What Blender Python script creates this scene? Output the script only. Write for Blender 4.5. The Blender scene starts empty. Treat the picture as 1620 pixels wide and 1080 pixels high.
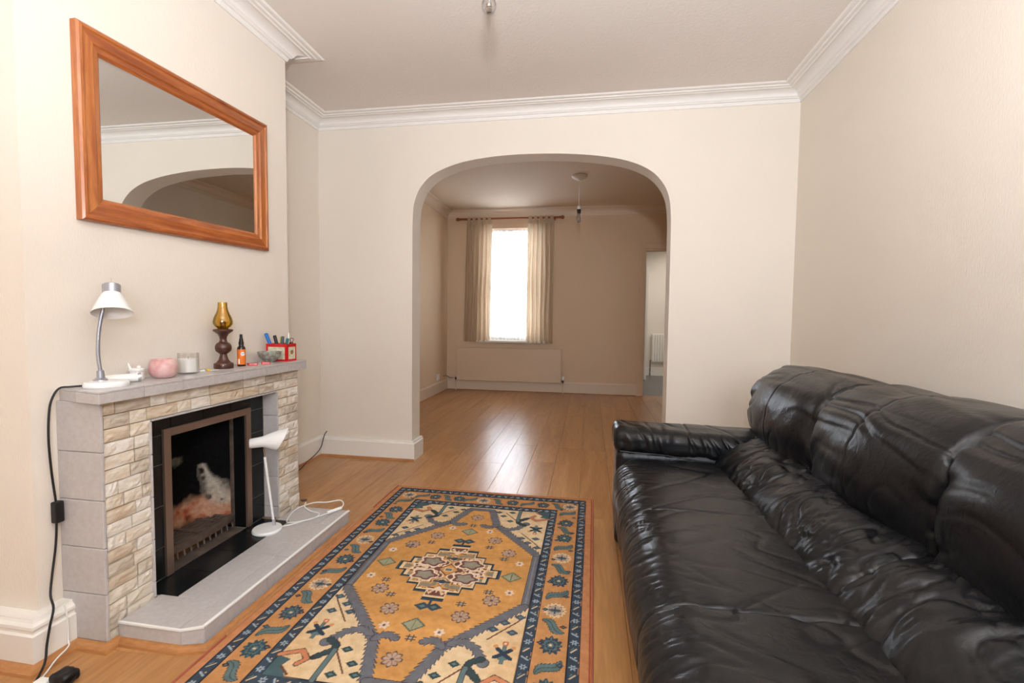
import bpy, bmesh, math, random
import numpy as np
from mathutils import Matrix, Vector
random.seed(7)
S = bpy.context.scene
COL = S.collection
PI = math.pi

# ------------------------------------------------------------------ camera, sky, lights, exposure
F_PX, YAW, PITCH, ROLL, CAM_Z = 732.81, math.radians(-9.418), math.radians(-2.912), math.radians(.653), 1.062
fwd = Vector((math.sin(YAW)*math.cos(PITCH), math.cos(YAW)*math.cos(PITCH), math.sin(PITCH)))
rgt = Vector((math.cos(YAW), -math.sin(YAW), 0)); upv = rgt.cross(fwd)
r2 = rgt*math.cos(ROLL)+upv*math.sin(ROLL); u2 = -rgt*math.sin(ROLL)+upv*math.cos(ROLL)
cd = bpy.data.cameras.new('camera'); cam = bpy.data.objects.new('camera', cd); COL.objects.link(cam)
mw = Matrix((r2, u2, -fwd)).transposed().to_4x4(); mw.translation = Vector((0, 0, CAM_Z)); cam.matrix_world = mw
cd.sensor_fit = 'HORIZONTAL'; cd.sensor_width = 36; cd.lens = 36*F_PX/1620; cd.clip_start = .02; cd.clip_end = 100
S.camera = cam

W = bpy.data.worlds.new('overcast_sky'); S.world = W; W.use_nodes = True
bg = W.node_tree.nodes['Background']; bg.inputs[0].default_value = (.86, .94, 1.07, 1); bg.inputs[1].default_value = 10.5

def area(name, loc, rot, sx, sy, power, col=(1, 1, 1), portal=False):
    l = bpy.data.lights.new(name, 'AREA'); l.shape = 'RECTANGLE'; l.size = sx; l.size_y = sy; l.energy = power; l.color = col
    if portal: l.cycles.is_portal = True
    o = bpy.data.objects.new(name, l); o.location = loc; o.rotation_euler = rot; COL.objects.link(o); return o
# sky portals outside the far window and the added, unseen front one, and the photographer's flash above the camera
area('portal_far_window', (-1.12, 6.86, 1.55), (-PI/2, 0, 0), 1.1, 1.75, 1, portal=True)
area('portal_added_window', (.45, -1.47, 1.575), (PI/2, 0, 0), 1.15, 1.25, 1, portal=True)
area('camera_flash', (.02, -.22, 1.45), (PI/2*1.03, 0, math.radians(4)), .14, .10, 5.5, (.98, .99, 1.03))
area('bounced_flash', (.02, -.05, 1.60), (PI*.90, 0, 0), .14, .10, 52, (.95, .985, 1.03))
area('kitchen_fill', (1.9, 7.9, 2.35), (0, 0, 0), 1.2, 1.6, 15, (1, .97, .94))  # added fill under the kitchen ceiling; the kitchen has no window
S.view_settings.view_transform = 'Standard'; S.view_settings.look = 'None'
S.view_settings.gamma = 1; S.view_settings.use_curve_mapping = False
S.view_settings.exposure = 0.52

# ------------------------------------------------------------------ materials
def lin(c):
    return tuple(((v/255)/12.92 if v/255 <= .04045 else ((v/255+.055)/1.055)**2.4) for v in c)
def mat(name, rgb=(200, 200, 200), rough=.5, metal=0, spec=.5, bump=None, var=None, coat=0, trans=0, ior=1.45, alpha=1, emit=0, vcol=None):
    """bump=(scale, strength, dist[, stretch]); var=(scale, rgb2, contrast[, stretch])"""
    m = bpy.data.materials.new(name); m.use_nodes = True; nt = m.node_tree; b = nt.nodes['Principled BSDF']
    b.inputs['Base Color'].default_value = (*lin(rgb), 1); b.inputs['Roughness'].default_value = rough
    b.inputs['Metallic'].default_value = metal; b.inputs['Specular IOR Level'].default_value = spec
    b.inputs['Coat Weight'].default_value = coat; b.inputs['Coat Roughness'].default_value = .12
    b.inputs['Transmission Weight'].default_value = trans; b.inputs['IOR'].default_value = ior; b.inputs['Alpha'].default_value = alpha
    if emit: b.inputs['Emission Color'].default_value = (*lin(rgb), 1); b.inputs['Emission Strength'].default_value = emit
    geo = nt.nodes.new('ShaderNodeNewGeometry')
    def coords(st):
        mp = nt.nodes.new('ShaderNodeMapping'); mp.inputs['Scale'].default_value = st or (1, 1, 1)
        nt.links.new(geo.outputs['Position'], mp.inputs[0]); return mp.outputs[0]
    src = None
    if vcol:
        a = nt.nodes.new('ShaderNodeAttribute'); a.attribute_name = vcol; src = a.outputs['Color']
    if var:
        n = nt.nodes.new('ShaderNodeTexNoise'); n.inputs['Scale'].default_value = var[0]; n.inputs['Detail'].default_value = 6
        nt.links.new(coords(var[3] if len(var) > 3 else None), n.inputs['Vector'])
        r = nt.nodes.new('ShaderNodeMapRange'); r.inputs[1].default_value = .5-var[2]; r.inputs[2].default_value = .5+var[2]
        nt.links.new(n.outputs['Fac'], r.inputs[0])
        mx = nt.nodes.new('ShaderNodeMix'); mx.data_type = 'RGBA'
        nt.links.new(r.outputs[0], mx.inputs[0])
        if src: nt.links.new(src, mx.inputs[6])
        else: mx.inputs[6].default_value = (*lin(rgb), 1)
        mx.inputs[7].default_value = (*lin(var[1]), 1)
        if src:  # vertex colour: only modulate lightly
            mx.blend_type = 'MULTIPLY'
        src = mx.outputs[2]
    if src: nt.links.new(src, b.inputs['Base Color'])
    if bump:
        n = nt.nodes.new('ShaderNodeTexNoise'); n.inputs['Scale'].default_value = bump[0]; n.inputs['Detail'].default_value = 5
        nt.links.new(coords(bump[3] if len(bump) > 3 else None), n.inputs['Vector'])
        bp = nt.nodes.new('ShaderNodeBump'); bp.inputs['Strength'].default_value = bump[1]; bp.inputs['Distance'].default_value = bump[2]
        nt.links.new(n.outputs['Fac'], bp.inputs['Height']); nt.links.new(bp.outputs[0], b.inputs['Normal'])
    return m
M = {}
M['wall'] = mat('cream_wallpaper', (235, 226, 214), .72, spec=.25, bump=(170, .35, .002, (1, 1, .35)), var=(1.3, (230, 220, 206), .35))
M['wall_warm'] = mat('warm_lit_wallpaper', (230, 204, 176), .72, spec=.25, bump=(170, .35, .002, (1, 1, .35)), var=(1.3, (224, 198, 168), .35))  # cream paper with the far room's warm bounced light put into its colour
M['wall_right'] = M['wall']
M['ceiling'] = mat('textured_ceiling', (234, 227, 221), .8, spec=.2, bump=(90, .5, .003))
M['gloss_white'] = mat('white_gloss_paint', (238, 234, 226), .32, bump=(30, .08, .002))
M['cornice'] = mat('white_plaster', (238, 234, 230), .55, spec=.35, bump=(60, .12, .002))
def wood(name, c1, c2, rough, stretch, scale=6, coat=0, knots=False):
    m = bpy.data.materials.new(name); m.use_nodes = True; nt = m.node_tree; b = nt.nodes['Principled BSDF']
    L = nt.links.new; N = nt.nodes.new
    tc = N('ShaderNodeNewGeometry'); oi = N('ShaderNodeObjectInfo')
    mp = N('ShaderNodeMapping'); mp.inputs['Scale'].default_value = stretch
    add = N('ShaderNodeVectorMath'); add.operation = 'MULTIPLY_ADD'
    cmb = N('ShaderNodeCombineXYZ')
    L(oi.outputs['Random'], cmb.inputs[0]); L(oi.outputs['Random'], cmb.inputs[1]); L(oi.outputs['Random'], cmb.inputs[2])
    L(cmb.outputs[0], add.inputs[0]); add.inputs[1].default_value = (13, 29, 17); L(tc.outputs['Position'], add.inputs[2])
    L(add.outputs[0], mp.inputs[0])
    n = N('ShaderNodeTexNoise'); n.inputs['Scale'].default_value = scale; n.inputs['Detail'].default_value = 8; n.inputs['Distortion'].default_value = 1.2
    L(mp.outputs[0], n.inputs['Vector'])
    w = N('ShaderNodeTexNoise'); w.inputs['Scale'].default_value = scale*9; w.inputs['Detail'].default_value = 4; L(mp.outputs[0], w.inputs['Vector'])
    r = N('ShaderNodeMapRange'); r.inputs[1].default_value = .3; r.inputs[2].default_value = .72; L(n.outputs['Fac'], r.inputs[0])
    mx = N('ShaderNodeMix'); mx.data_type = 'RGBA'; mx.inputs[6].default_value = (*lin(c1), 1); mx.inputs[7].default_value = (*lin(c2), 1); L(r.outputs[0], mx.inputs[0])
    r2_ = N('ShaderNodeMapRange'); r2_.inputs[1].default_value = .35; r2_.inputs[2].default_value = .65; r2_.inputs[3].default_value = .86; r2_.inputs[4].default_value = 1.04; L(w.outputs['Fac'], r2_.inputs[0])
    r3 = N('ShaderNodeMapRange'); r3.inputs[3].default_value = .93; r3.inputs[4].default_value = 1.05; L(oi.outputs['Random'], r3.inputs[0])
    mm = N('ShaderNodeMath'); mm.operation = 'MULTIPLY'; L(r2_.outputs[0], mm.inputs[0]); L(r3.outputs[0], mm.inputs[1])
    vm = N('ShaderNodeVectorMath'); vm.operation = 'SCALE'; L(mx.outputs[2], vm.inputs[0]); L(mm.outputs[0], vm.inputs['Scale'])
    out = vm.outputs[0]
    if knots:
        v = N('ShaderNodeTexVoronoi'); v.inputs['Scale'].default_value = 8.5; L(tc.outputs['Position'], v.inputs['Vector'])
        rk = N('ShaderNodeMapRange'); rk.inputs[1].default_value = .05; rk.inputs[2].default_value = .11; L(v.outputs['Distance'], rk.inputs[0])
        mk = N('ShaderNodeMix'); mk.data_type = 'RGBA'; mk.inputs[6].default_value = (*lin((96, 44, 18)), 1); L(rk.outputs[0], mk.inputs[0]); L(out, mk.inputs[7]); out = mk.outputs[2]
    L(out, b.inputs['Base Color']); b.inputs['Roughness'].default_value = rough
    b.inputs['Coat Weight'].default_value = coat; b.inputs['Coat Roughness'].default_value = .15
    bp = N('ShaderNodeBump'); bp.inputs['Strength'].default_value = .12; bp.inputs['Distance'].default_value = .0008; L(w.outputs['Fac'], bp.inputs['Height']); L(bp.outputs[0], b.inputs['Normal'])
    return m
M['laminate'] = wood('oak_laminate', (198, 147, 94), (172, 120, 70), .28, (5, .45, 1), 2.2)
M['bead'] = wood('oak_beading', (190, 134, 82), (168, 110, 62), .4, (1, 1, 6), 5)
M['pine_h'] = wood('orange_pine_along', (184, 106, 52), (140, 68, 30), .3, (8, .8, 8), 5, .4, True)
M['pine_v'] = wood('orange_pine_upright', (200, 124, 64), (160, 84, 38), .3, (8, 8, .8), 5, .4, True)
M['darkwood'] = wood('dark_turned_wood', (92, 50, 34), (56, 28, 20), .35, (1, 1, 5), 12, .3)
M['polewood'] = wood('reddish_pole_wood', (168, 92, 52), (140, 70, 36), .4, (.8, 8, 8), 6)
M['tile_grey'] = mat('grey_glazed_tile', (196, 192, 190), .28, bump=(40, .05, .001), var=(60, (180, 174, 172), .3))
M['grout'] = mat('pale_grout', (200, 190, 178), .85)
M['tile_black'] = mat('black_glazed_tile', (17, 20, 21), .25, bump=(25, .06, .001), var=(14, (28, 30, 31), .3))
M['grout_dark'] = mat('dark_grout', (128, 126, 122), .9)
def brickmat(name, a, b_): return mat(name, a, .75, spec=.3, bump=(60, .8, .004, (1, .6, 1.4)), var=(45, b_, .20, (1, .4, 1.8)))
M['b1'] = brickmat('cream_split_stone', (232, 226, 214), (208, 190, 166)); M['b2'] = brickmat('buff_split_stone', (222, 212, 194), (192, 166, 136))
M['b3'] = brickmat('greyish_split_stone', (214, 206, 192), (178, 160, 138)); M['b4'] = brickmat('pale_split_stone', (238, 234, 226), (214, 202, 184))
M['mortar'] = mat('brown_mortar', (168, 142, 114), .9, bump=(90, .4, .002))
M['bronze'] = mat('brushed_bronze_metal', (150, 128, 114), .38, metal=.75, bump=(40, .1, .001))
M['iron'] = mat('sooty_cast_iron', (104, 92, 84), .6, metal=.3, bump=(80, .4, .002), var=(30, (92, 72, 60), .2))
M['soot'] = mat('black_soot', (16, 15, 15), .95, spec=.1, bump=(50, .5, .004))
M['ash'] = mat('dusty_ash_concrete', (104, 88, 76), .95, bump=(60, .5, .003), var=(18, (60, 50, 44), .25))
M['firebrick'] = mat('scorched_firebrick', (120, 110, 100), .95, spec=.1, bump=(45, .7, .006), vcol='Col', var=(60, (196, 190, 186), .3))
M['mirror'] = mat('silvered_glass', (236, 238, 236), .0, metal=1)
M['white_enamel'] = mat('white_enamel', (240, 240, 238), .25, coat=.3)
M['white_plastic'] = mat('white_plastic', (236, 236, 232), .4)
M['silver'] = mat('silver_plastic', (176, 178, 186), .3, metal=.7)
M['chrome'] = mat('chrome', (210, 210, 214), .12, metal=1)
M['black_plastic'] = mat('black_plastic', (18, 18, 20), .4)
M['black_rubber'] = mat('black_flex', (22, 20, 20), .5)
M['amber'] = mat('amber_glass', (238, 158, 22), .06, trans=.9, ior=1.2)
M['shade_in'] = mat('pale_reflector', (206, 202, 196), .3, metal=.3)
def glass_shader(name, tint=(1, 1, 1), refl=.08):
    m = bpy.data.materials.new(name); m.use_nodes = True; nt = m.node_tree; nt.nodes.remove(nt.nodes['Principled BSDF'])
    t = nt.nodes.new('ShaderNodeBsdfTransparent'); t.inputs[0].default_value = (*tint, 1); g = nt.nodes.new('ShaderNodeBsdfGlossy'); g.inputs['Roughness'].default_value = .02
    lw = nt.nodes.new('ShaderNodeLayerWeight'); lw.inputs[0].default_value = .25
    mr = nt.nodes.new('ShaderNodeMapRange'); mr.inputs[3].default_value = refl*.5; mr.inputs[4].default_value = .75; mr.inputs[4].default_value = .75 if refl < .07 or refl > .1 else .3; nt.links.new(lw.outputs['Fresnel'], mr.inputs[0])
    mx = nt.nodes.new('ShaderNodeMixShader'); nt.links.new(mr.outputs[0], mx.inputs[0]); nt.links.new(t.outputs[0], mx.inputs[1]); nt.links.new(g.outputs[0], mx.inputs[2])
    nt.links.new(mx.outputs[0], nt.nodes['Material Output'].inputs[0]); return m
M['pane'] = glass_shader('clear_window_glass', (.97, .98, .98), .06)
M['bulb_glass'] = glass_shader('clear_bulb_glass', (.93, .93, .93), .2)
M['jar_glass'] = glass_shader('thin_clear_glass', (.985, .985, .98), .08)
M['amber'] = glass_shader('amber_glass', (.985, .85, .36), .12)
def cloth(name, rgb, transp, transl, stripes=False):
    m = bpy.data.materials.new(name); m.use_nodes = True; nt = m.node_tree; nt.nodes.remove(nt.nodes['Principled BSDF']); N = nt.nodes.new; L = nt.links.new
    d = N('ShaderNodeBsdfDiffuse'); d.inputs[0].default_value = (*lin(rgb), 1)
    tl = N('ShaderNodeBsdfTranslucent'); tl.inputs[0].default_value = (*lin(rgb), 1)
    tp = N('ShaderNodeBsdfTransparent')
    m1 = N('ShaderNodeMixShader'); m1.inputs[0].default_value = transl; L(d.outputs[0], m1.inputs[1]); L(tl.outputs[0], m1.inputs[2])
    m2 = N('ShaderNodeMixShader'); m2.inputs[0].default_value = transp; L(m1.outputs[0], m2.inputs[1]); L(tp.outputs[0], m2.inputs[2])
    L(m2.outputs[0], nt.nodes['Material Output'].inputs[0])
    n = N('ShaderNodeTexNoise'); n.inputs['Scale'].default_value = 300; g = N('ShaderNodeNewGeometry'); L(g.outputs['Position'], n.inputs['Vector'])
    bp = N('ShaderNodeBump'); bp.inputs['Strength'].default_value = .3; bp.inputs['Distance'].default_value = .001; L(n.outputs['Fac'], bp.inputs['Height']); L(bp.outputs[0], d.inputs['Normal'])
    return m
M['curtain'] = cloth('beige_curtain_cloth', (209, 188, 161), .0, .27)
M['sheer'] = cloth('white_net', (250, 250, 250), .45, .6)
M['radiator'] = mat('cream_radiator_enamel', (222, 198, 172), .35)
M['warm_white'] = mat('cream_gloss_paint', (226, 206, 184), .4)
M['brass'] = mat('dull_valve_brass', (104, 84, 66), .35, metal=.8)
M['kitchen_floor'] = mat('grey_kitchen_lino', (128, 124, 120), .4, var=(20, (104, 100, 98), .3))
def leather(name):
    m = bpy.data.materials.new(name); m.use_nodes = True; nt = m.node_tree; b = nt.nodes['Principled BSDF']; N = nt.nodes.new; L = nt.links.new
    g = N('ShaderNodeNewGeometry')
    n = N('ShaderNodeTexNoise'); n.inputs['Scale'].default_value = 6; n.inputs['Detail'].default_value = 5; L(g.outputs['Position'], n.inputs['Vector'])
    r = N('ShaderNodeMapRange'); r.inputs[1].default_value = .35; r.inputs[2].default_value = .7; L(n.outputs['Fac'], r.inputs[0])
    mx = N('ShaderNodeMix'); mx.data_type = 'RGBA'; mx.inputs[6].default_value = (.004, .0045, .006, 1); mx.inputs[7].default_value = (.011, .010, .0098, 1); L(r.outputs[0], mx.inputs[0]); L(mx.outputs[2], b.inputs['Base Color'])
    rr = N('ShaderNodeMapRange'); rr.inputs[3].default_value = .24; rr.inputs[4].default_value = .38; L(n.outputs['Fac'], rr.inputs[0]); L(rr.outputs[0], b.inputs['Roughness'])
    b.inputs['Specular IOR Level'].default_value = .36
    v = N('ShaderNodeTexVoronoi'); v.inputs['Scale'].default_value = 420; L(g.outputs['Position'], v.inputs['Vector'])
    n2 = N('ShaderNodeTexNoise'); n2.inputs['Scale'].default_value = 38; n2.inputs['Detail'].default_value = 4; n2.inputs['Distortion'].default_value = .8; L(g.outputs['Position'], n2.inputs['Vector'])
    b1 = N('ShaderNodeBump'); b1.inputs['Strength'].default_value = .12; b1.inputs['Distance'].default_value = .0006; L(v.outputs['Distance'], b1.inputs['Height'])
    b2 = N('ShaderNodeBump'); b2.inputs['Strength'].default_value = .35; b2.inputs['Distance'].default_value = .004; L(n2.outputs['Fac'], b2.inputs['Height']); L(b1.outputs[0], b2.inputs['Normal']); n3 = N('ShaderNodeTexNoise'); n3.noise_type = 'RIDGED_MULTIFRACTAL'; n3.inputs['Scale'].default_value = 5.5; n3.inputs['Detail'].default_value = 5; n3.inputs['Distortion'].default_value = .6
    mp3 = N('ShaderNodeMapping'); mp3.inputs['Rotation'].default_value = (0, 0, .5); mp3.inputs['Scale'].default_value = (.7, 1.9, 1); L(g.outputs['Position'], mp3.inputs[0]); L(mp3.outputs[0], n3.inputs['Vector'])
    b3 = N('ShaderNodeBump'); b3.inputs['Strength'].default_value = .35; b3.inputs['Distance'].default_value = .004; b3.invert = True; L(n3.outputs['Fac'], b3.inputs['Height']); L(b2.outputs[0], b3.inputs['Normal']); L(b3.outputs[0], b.inputs['Normal'])
    return m
M['leather'] = leather('black_creased_leather')
M['rug'] = mat('woven_wool', (200, 150, 90), .95, spec=.05, bump=(500, .6, .0015), vcol='Col', var=(35, (222, 216, 206), .3))

# ------------------------------------------------------------------ geometry helpers
def tag(o, label=None, cat=None, group=None, kind=None):
    if label: o['label'] = label
    if cat: o['category'] = cat
    if group: o['group'] = group
    if kind: o['kind'] = kind
    return o
def empty(name, loc, label, cat, group=None):
    o = bpy.data.objects.new(name, None); o.location = loc; o.empty_display_size = .05; COL.objects.link(o)
    return tag(o, label, cat, group)
def mesh(name, V, Fc, m, parent=None, smooth=False, origin=None):
    me = bpy.data.meshes.new(name)
    off = Vector((0, 0, 0)); p = parent
    while p: off += Vector(p.location); p = p.parent
    if origin is not None: off = off + Vector(origin)-off
    me.from_pydata([(v[0]-off[0], v[1]-off[1], v[2]-off[2]) for v in V], [], Fc)
    me.materials.append(M[m] if isinstance(m, str) else m)
    if smooth: me.polygons.foreach_set('use_smooth', [True]*len(me.polygons))
    me.update()
    o = bpy.data.objects.new(name, me); COL.objects.link(o)
    if parent:
        o.parent = parent
        if origin is not None:
            q = Vector((0, 0, 0)); p = parent
            while p: q += Vector(p.location); p = p.parent
            o.location = Vector(origin)-q
    elif origin is not None: o.location = origin
    return o
def flip_fix(o):
    bm = bmesh.new(); bm.from_mesh(o.data); bmesh.ops.recalc_face_normals(bm, faces=bm.faces); bm.to_mesh(o.data); bm.free(); return o
class MB:
    """collects vertices and faces, in world metres"""
    def __init__(s): s.v = []; s.f = []
    def add(s, V, Fc):
        n = len(s.v); s.v += [tuple(v) for v in V]; s.f += [tuple(i+n for i in f) for f in Fc]; return s
    def box(s, x0, x1, y0, y1, z0, z1):
        V = [(x, y, z) for x in (x0, x1) for y in (y0, y1) for z in (z0, z1)]
        return s.add(V, [(0, 1, 3, 2), (4, 6, 7, 5), (0, 4, 5, 1), (2, 3, 7, 6), (0, 2, 6, 4), (1, 5, 7, 3)])
    def prism(s, poly, z0, z1):
        n = len(poly); V = [(x, y, z0) for x, y in poly]+[(x, y, z1) for x, y in poly]
        return s.add(V, [tuple(range(n))[::-1], tuple(range(n, 2*n))]+[(i, (i+1) % n, n+(i+1) % n, n+i) for i in range(n)])
    def lathe(s, prof, c=(0, 0, 0), axis=(0, 0, 1), n=28, cap=True):
        ax = Vector(axis).normalized(); a = ax.orthogonal().normalized(); b = ax.cross(a); c = Vector(c); V = []
        for r, z in prof:
            for i in range(n):
                t = 2*PI*i/n; V.append(c+ax*z+a*(r*math.cos(t))+b*(r*math.sin(t)))
        Fc = [(j*n+i, j*n+(i+1) % n, (j+1)*n+(i+1) % n, (j+1)*n+i) for j in range(len(prof)-1) for i in range(n)]
        if cap: Fc += [tuple(range(n))[::-1], tuple(range((len(prof)-1)*n, len(prof)*n))]
        return s.add(V, Fc)
    def tube(s, pts, r, n=10, sm=4):
        P = [Vector(p) for p in pts]
        if sm > 1 and len(P) > 2:
            Q = []
            for i in range(len(P)-1):
                p0, p1, p2, p3 = P[max(i-1, 0)], P[i], P[i+1], P[min(i+2, len(P)-1)]
                for k in range(sm):
                    t = k/sm; Q.append(.5*((2*p1)+(p2-p0)*t+(2*p0-5*p1+4*p2-p3)*t*t+(3*p1-p0-3*p2+p3)*t**3))
            Q.append(P[-1]); P = Q
        V = []; up = None
        for i, p in enumerate(P):
            d = (P[min(i+1, len(P)-1)]-P[max(i-1, 0)]).normalized()
            if up is None: up = d.orthogonal().normalized()
            up = (up-d*up.dot(d)).normalized(); sd = d.cross(up)
            rr = r[min(i, len(r)-1)] if isinstance(r, (list, tuple)) else r
            for k in range(n):
                t = 2*PI*k/n; V.append(p+up*(rr*math.cos(t))+sd*(rr*math.sin(t)))
        m = len(P)
        return s.add(V, [(j*n+k, j*n+(k+1) % n, (j+1)*n+(k+1) % n, (j+1)*n+k) for j in range(m-1) for k in range(n)]+[tuple(range(n))[::-1], tuple(range((m-1)*n, m*n))])
    def build(s, name, m, parent=None, smooth=False, bevel=0, origin=None, seg=2):
        o = mesh(name, s.v, s.f, m, parent, smooth, origin)
        bm = bmesh.new(); bm.from_mesh(o.data); bmesh.ops.recalc_face_normals(bm, faces=bm.faces)
        if bevel: bmesh.ops.bevel(bm, geom=list(bm.edges), offset=bevel, segments=seg, affect='EDGES', profile=.5)
        bm.to_mesh(o.data); bm.free()
        if smooth:
            try: o.data.set_sharp_from_angle(angle=math.radians(40))
            except Exception: pass
        return o
def boxo(name, b, m, parent=None, bevel=0): return MB().box(*b).build(name, m, parent, bevel=bevel)
def sweep(name, path, prof, m, closed=False, parent=None, smooth=False):
    """path: plan polyline with the room on its left; prof: (inward offset, z)"""
    n = len(path); V = []
    for i, p in enumerate(path):
        def nrm(a, b):
            d = Vector((b[0]-a[0], b[1]-a[1])).normalized(); return Vector((-d.y, d.x))
        if closed: n1, n2 = nrm(path[i-1], p), nrm(p, path[(i+1) % n])
        else:
            n1 = nrm(path[i-1], p) if i else nrm(p, path[1]); n2 = nrm(p, path[i+1]) if i < n-1 else n1
        k = (n1+n2)/(1+n1.dot(n2))
        for d, z in prof: V.append((p[0]+k.x*d, p[1]+k.y*d, z))
    k = len(prof); rng = n if closed else n-1
    Fc = [(i*k+j, i*k+j+1, ((i+1) % n)*k+j+1, ((i+1) % n)*k+j) for i in range(rng) for j in range(k-1)]
    if not closed: Fc += [tuple(range(k)), tuple(range((n-1)*k, n*k))[::-1]]
    o = mesh(name, V, Fc, m, parent, smooth); flip_fix(o)
    return o
# numpy noise
def _h(i, j, k, s):
    n = (i*374761393+j*668265263+k*2147483647+s*974634777) & 0xffffffff
    n = ((n ^ (n >> 13))*1274126177) & 0xffffffff; n = n ^ (n >> 16)
    return (n & 0xffff)/32767.5-1
def noise(p, s=0):
    i = np.floor(p).astype(np.int64); f = p-i; u = f*f*(3-2*f); r = 0
    for a in (0, 1):
        for b in (0, 1):
            for c in (0, 1):
                w = (u[:, 0] if a else 1-u[:, 0])*(u[:, 1] if b else 1-u[:, 1])*(u[:, 2] if c else 1-u[:, 2])
                r = r+w*_h(i[:, 0]+a, i[:, 1]+b, i[:, 2]+c, s)
    return r
def fbm(p, s=0, o=3):
    r = 0; a = 1
    for k in range(o): r = r+a*noise(p*(2**k)+k*7.3, s+k); a *= .5
    return r
def soft_box(c, half, rad, res, disp=None, warp=None):
    """rounded box as one continuous surface -> verts, faces. rad per axis."""
    half = np.array(half, float); rad = np.minimum(np.array(rad, float), half*.999); n = [max(4, int(round(2*h/res))) for h in half]
    lat = []; quads = []
    for ax in range(3):
        a, b = [k for k in range(3) if k != ax]
        for side in (0, 1):
            I, J = np.meshgrid(np.arange(n[a]+1), np.arange(n[b]+1), indexing='ij')
            L = np.zeros(I.shape+(3,), int); L[..., a] = I; L[..., b] = J; L[..., ax] = n[ax]*side
            base = sum(l.shape[0] for l in lat); lat.append(L.reshape(-1, 3)); w = n[b]+1
            i, j = np.meshgrid(np.arange(n[a]), np.arange(n[b]), indexing='ij'); q = base+i*w+j
            Q = np.stack([q, q+w, q+w+1, q+1], -1).reshape(-1, 4)
            quads.append(Q if side ^ (ax == 1) else Q[:, ::-1])
    lat = np.concatenate(lat); quads = np.concatenate(quads)
    uq, inv = np.unique(lat, axis=0, return_inverse=True); quads = inv.reshape(-1)[quads]
    t = uq/np.array(n)*2-1
    q = t*half; inner = np.clip(q, -(half-rad), half-rad); d = (q-inner)/rad
    # spread verts evenly over the rounded part
    dn = np.linalg.norm(d, axis=1, keepdims=True); dm = np.abs(d).max(1, keepdims=True)
    nn = d/np.maximum(dn, 1e-9); P = inner+rad*nn
    N = nn/rad; N /= np.linalg.norm(N, axis=1, keepdims=True)
    # make flat areas use the face normal
    if disp is not None: P = P+N*disp(P, N, t)[:, None]
    if warp is not None: P = warp(P)
    return P+np.array(c), quads
def np_mesh(name, P, Q, m, parent=None):
    off = np.zeros(3); p = parent
    while p: off += np.array(p.location); p = p.parent
    me = bpy.data.meshes.new(name); P = np.asarray(P)-off
    me.vertices.add(len(P)); me.vertices.foreach_set('co', P.astype(np.float32).ravel())
    me.loops.add(Q.size); me.polygons.add(len(Q)); me.loops.foreach_set('vertex_index', Q.astype(np.int32).ravel())
    me.polygons.foreach_set('loop_start', np.arange(0, Q.size, 4, dtype=np.int32)); me.polygons.foreach_set('loop_total', np.full(len(Q), 4, dtype=np.int32))
    me.update(calc_edges=True); me.validate()
    me.polygons.foreach_set('use_smooth', np.ones(len(me.polygons), bool)); me.materials.append(M[m])
    o = bpy.data.objects.new(name, me); COL.objects.link(o)
    if parent: o.parent = parent
    return o

# ------------------------------------------------------------------ setting
XR, XL, XB, YA, YAB, YF, XL2 = 1.283, -2.014, -1.647, 3.231, 3.39, 6.594, -2.068
YN, YB, ZC, ZC2, YFRONT = 1.119, 2.336, 2.505, 2.60, -1.30
st = lambda o: tag(o, kind='structure')
st(boxo('ceiling', (XL-.15, XR+.15, YFRONT-.15, YA+.02, ZC, ZC+.12), 'ceiling'))
M['ceiling_warm'] = mat('warm_cream_ceiling', (226, 208, 188), .8, spec=.2, bump=(70, .6, .004))  # far-room ceiling, warmer and darker than the front one
st(boxo('ceiling', (XL2-.15, XR+.15, YA+.0205, YF+.02, ZC2, ZC2+.12), 'ceiling_warm'))
st(boxo('wall_right', (XR, XR+.15, YFRONT, YF, -.05, ZC2), 'wall'))
st(boxo('wall_left', (XL-.15, XL, YFRONT, YA, -.05, ZC), 'wall'))
st(boxo('wall_left', (XL2-.15, XL2, YAB, YF+.18, -.05, ZC2), 'wall_warm'))
# chimney breast with the hole of the fireplace
cb = MB()
for b in ((XL+.001, XB, YN, 1.42, 0, ZC), (XL+.001, XB, 1.965, YB, 0, ZC), (XL+.001, XB, 1.42, 1.965, .68, ZC), (XL+.001, -1.83, 1.42, 1.965, 0, .68)): cb.box(*b)
st(cb.build('wall_chimney_breast', 'wall'))
# arch wall
arch = [(-1.281, 0), (-1.280, .6), (-1.279, 1.2), (-1.277, 1.70), (-1.274, 1.80), (-1.262, 1.89), (-1.222, 1.985), (-1.146, 2.066), (-1.052, 2.114), (-.913, 2.156), (-.73, 2.182), (-.542, 2.193), (-.331, 2.191), (-.116, 2.178), (.096, 2.15), (.262, 2.108), (.385, 2.046), (.462, 1.966), (.503, 1.877), (.519, 1.77), (.522, 1.66), (.523, 1.2), (.523, .6), (.523, 0)]
def cr(P, k):
    Q = []
    for i in range(len(P)-1):
        p0, p1, p2, p3 = [Vector(P[max(0, min(len(P)-1, j))]) for j in (i-1, i, i+1, i+2)]
        for s_ in range(k):
            t = s_/k; Q.append(.5*((2*p1)+(p2-p0)*t+(2*p0-5*p1+4*p2-p3)*t*t+(3*p1-p0-3*p2+p3)*t**3))
    Q.append(Vector(P[-1])); return [(q[0], q[1]) for q in Q]
curve = arch[:4]+cr(arch[3:21], 4)[1:]+arch[21:]
V = []; Fc = []
top = ZC2+.05
for (x, z) in curve:
    V += [(x, YA, z), (x, YAB, z)]
nC = len(curve)
def addq(pts):
    b = len(V); V.extend(pts); Fc.append(tuple(range(b, b+len(pts))))
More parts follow.
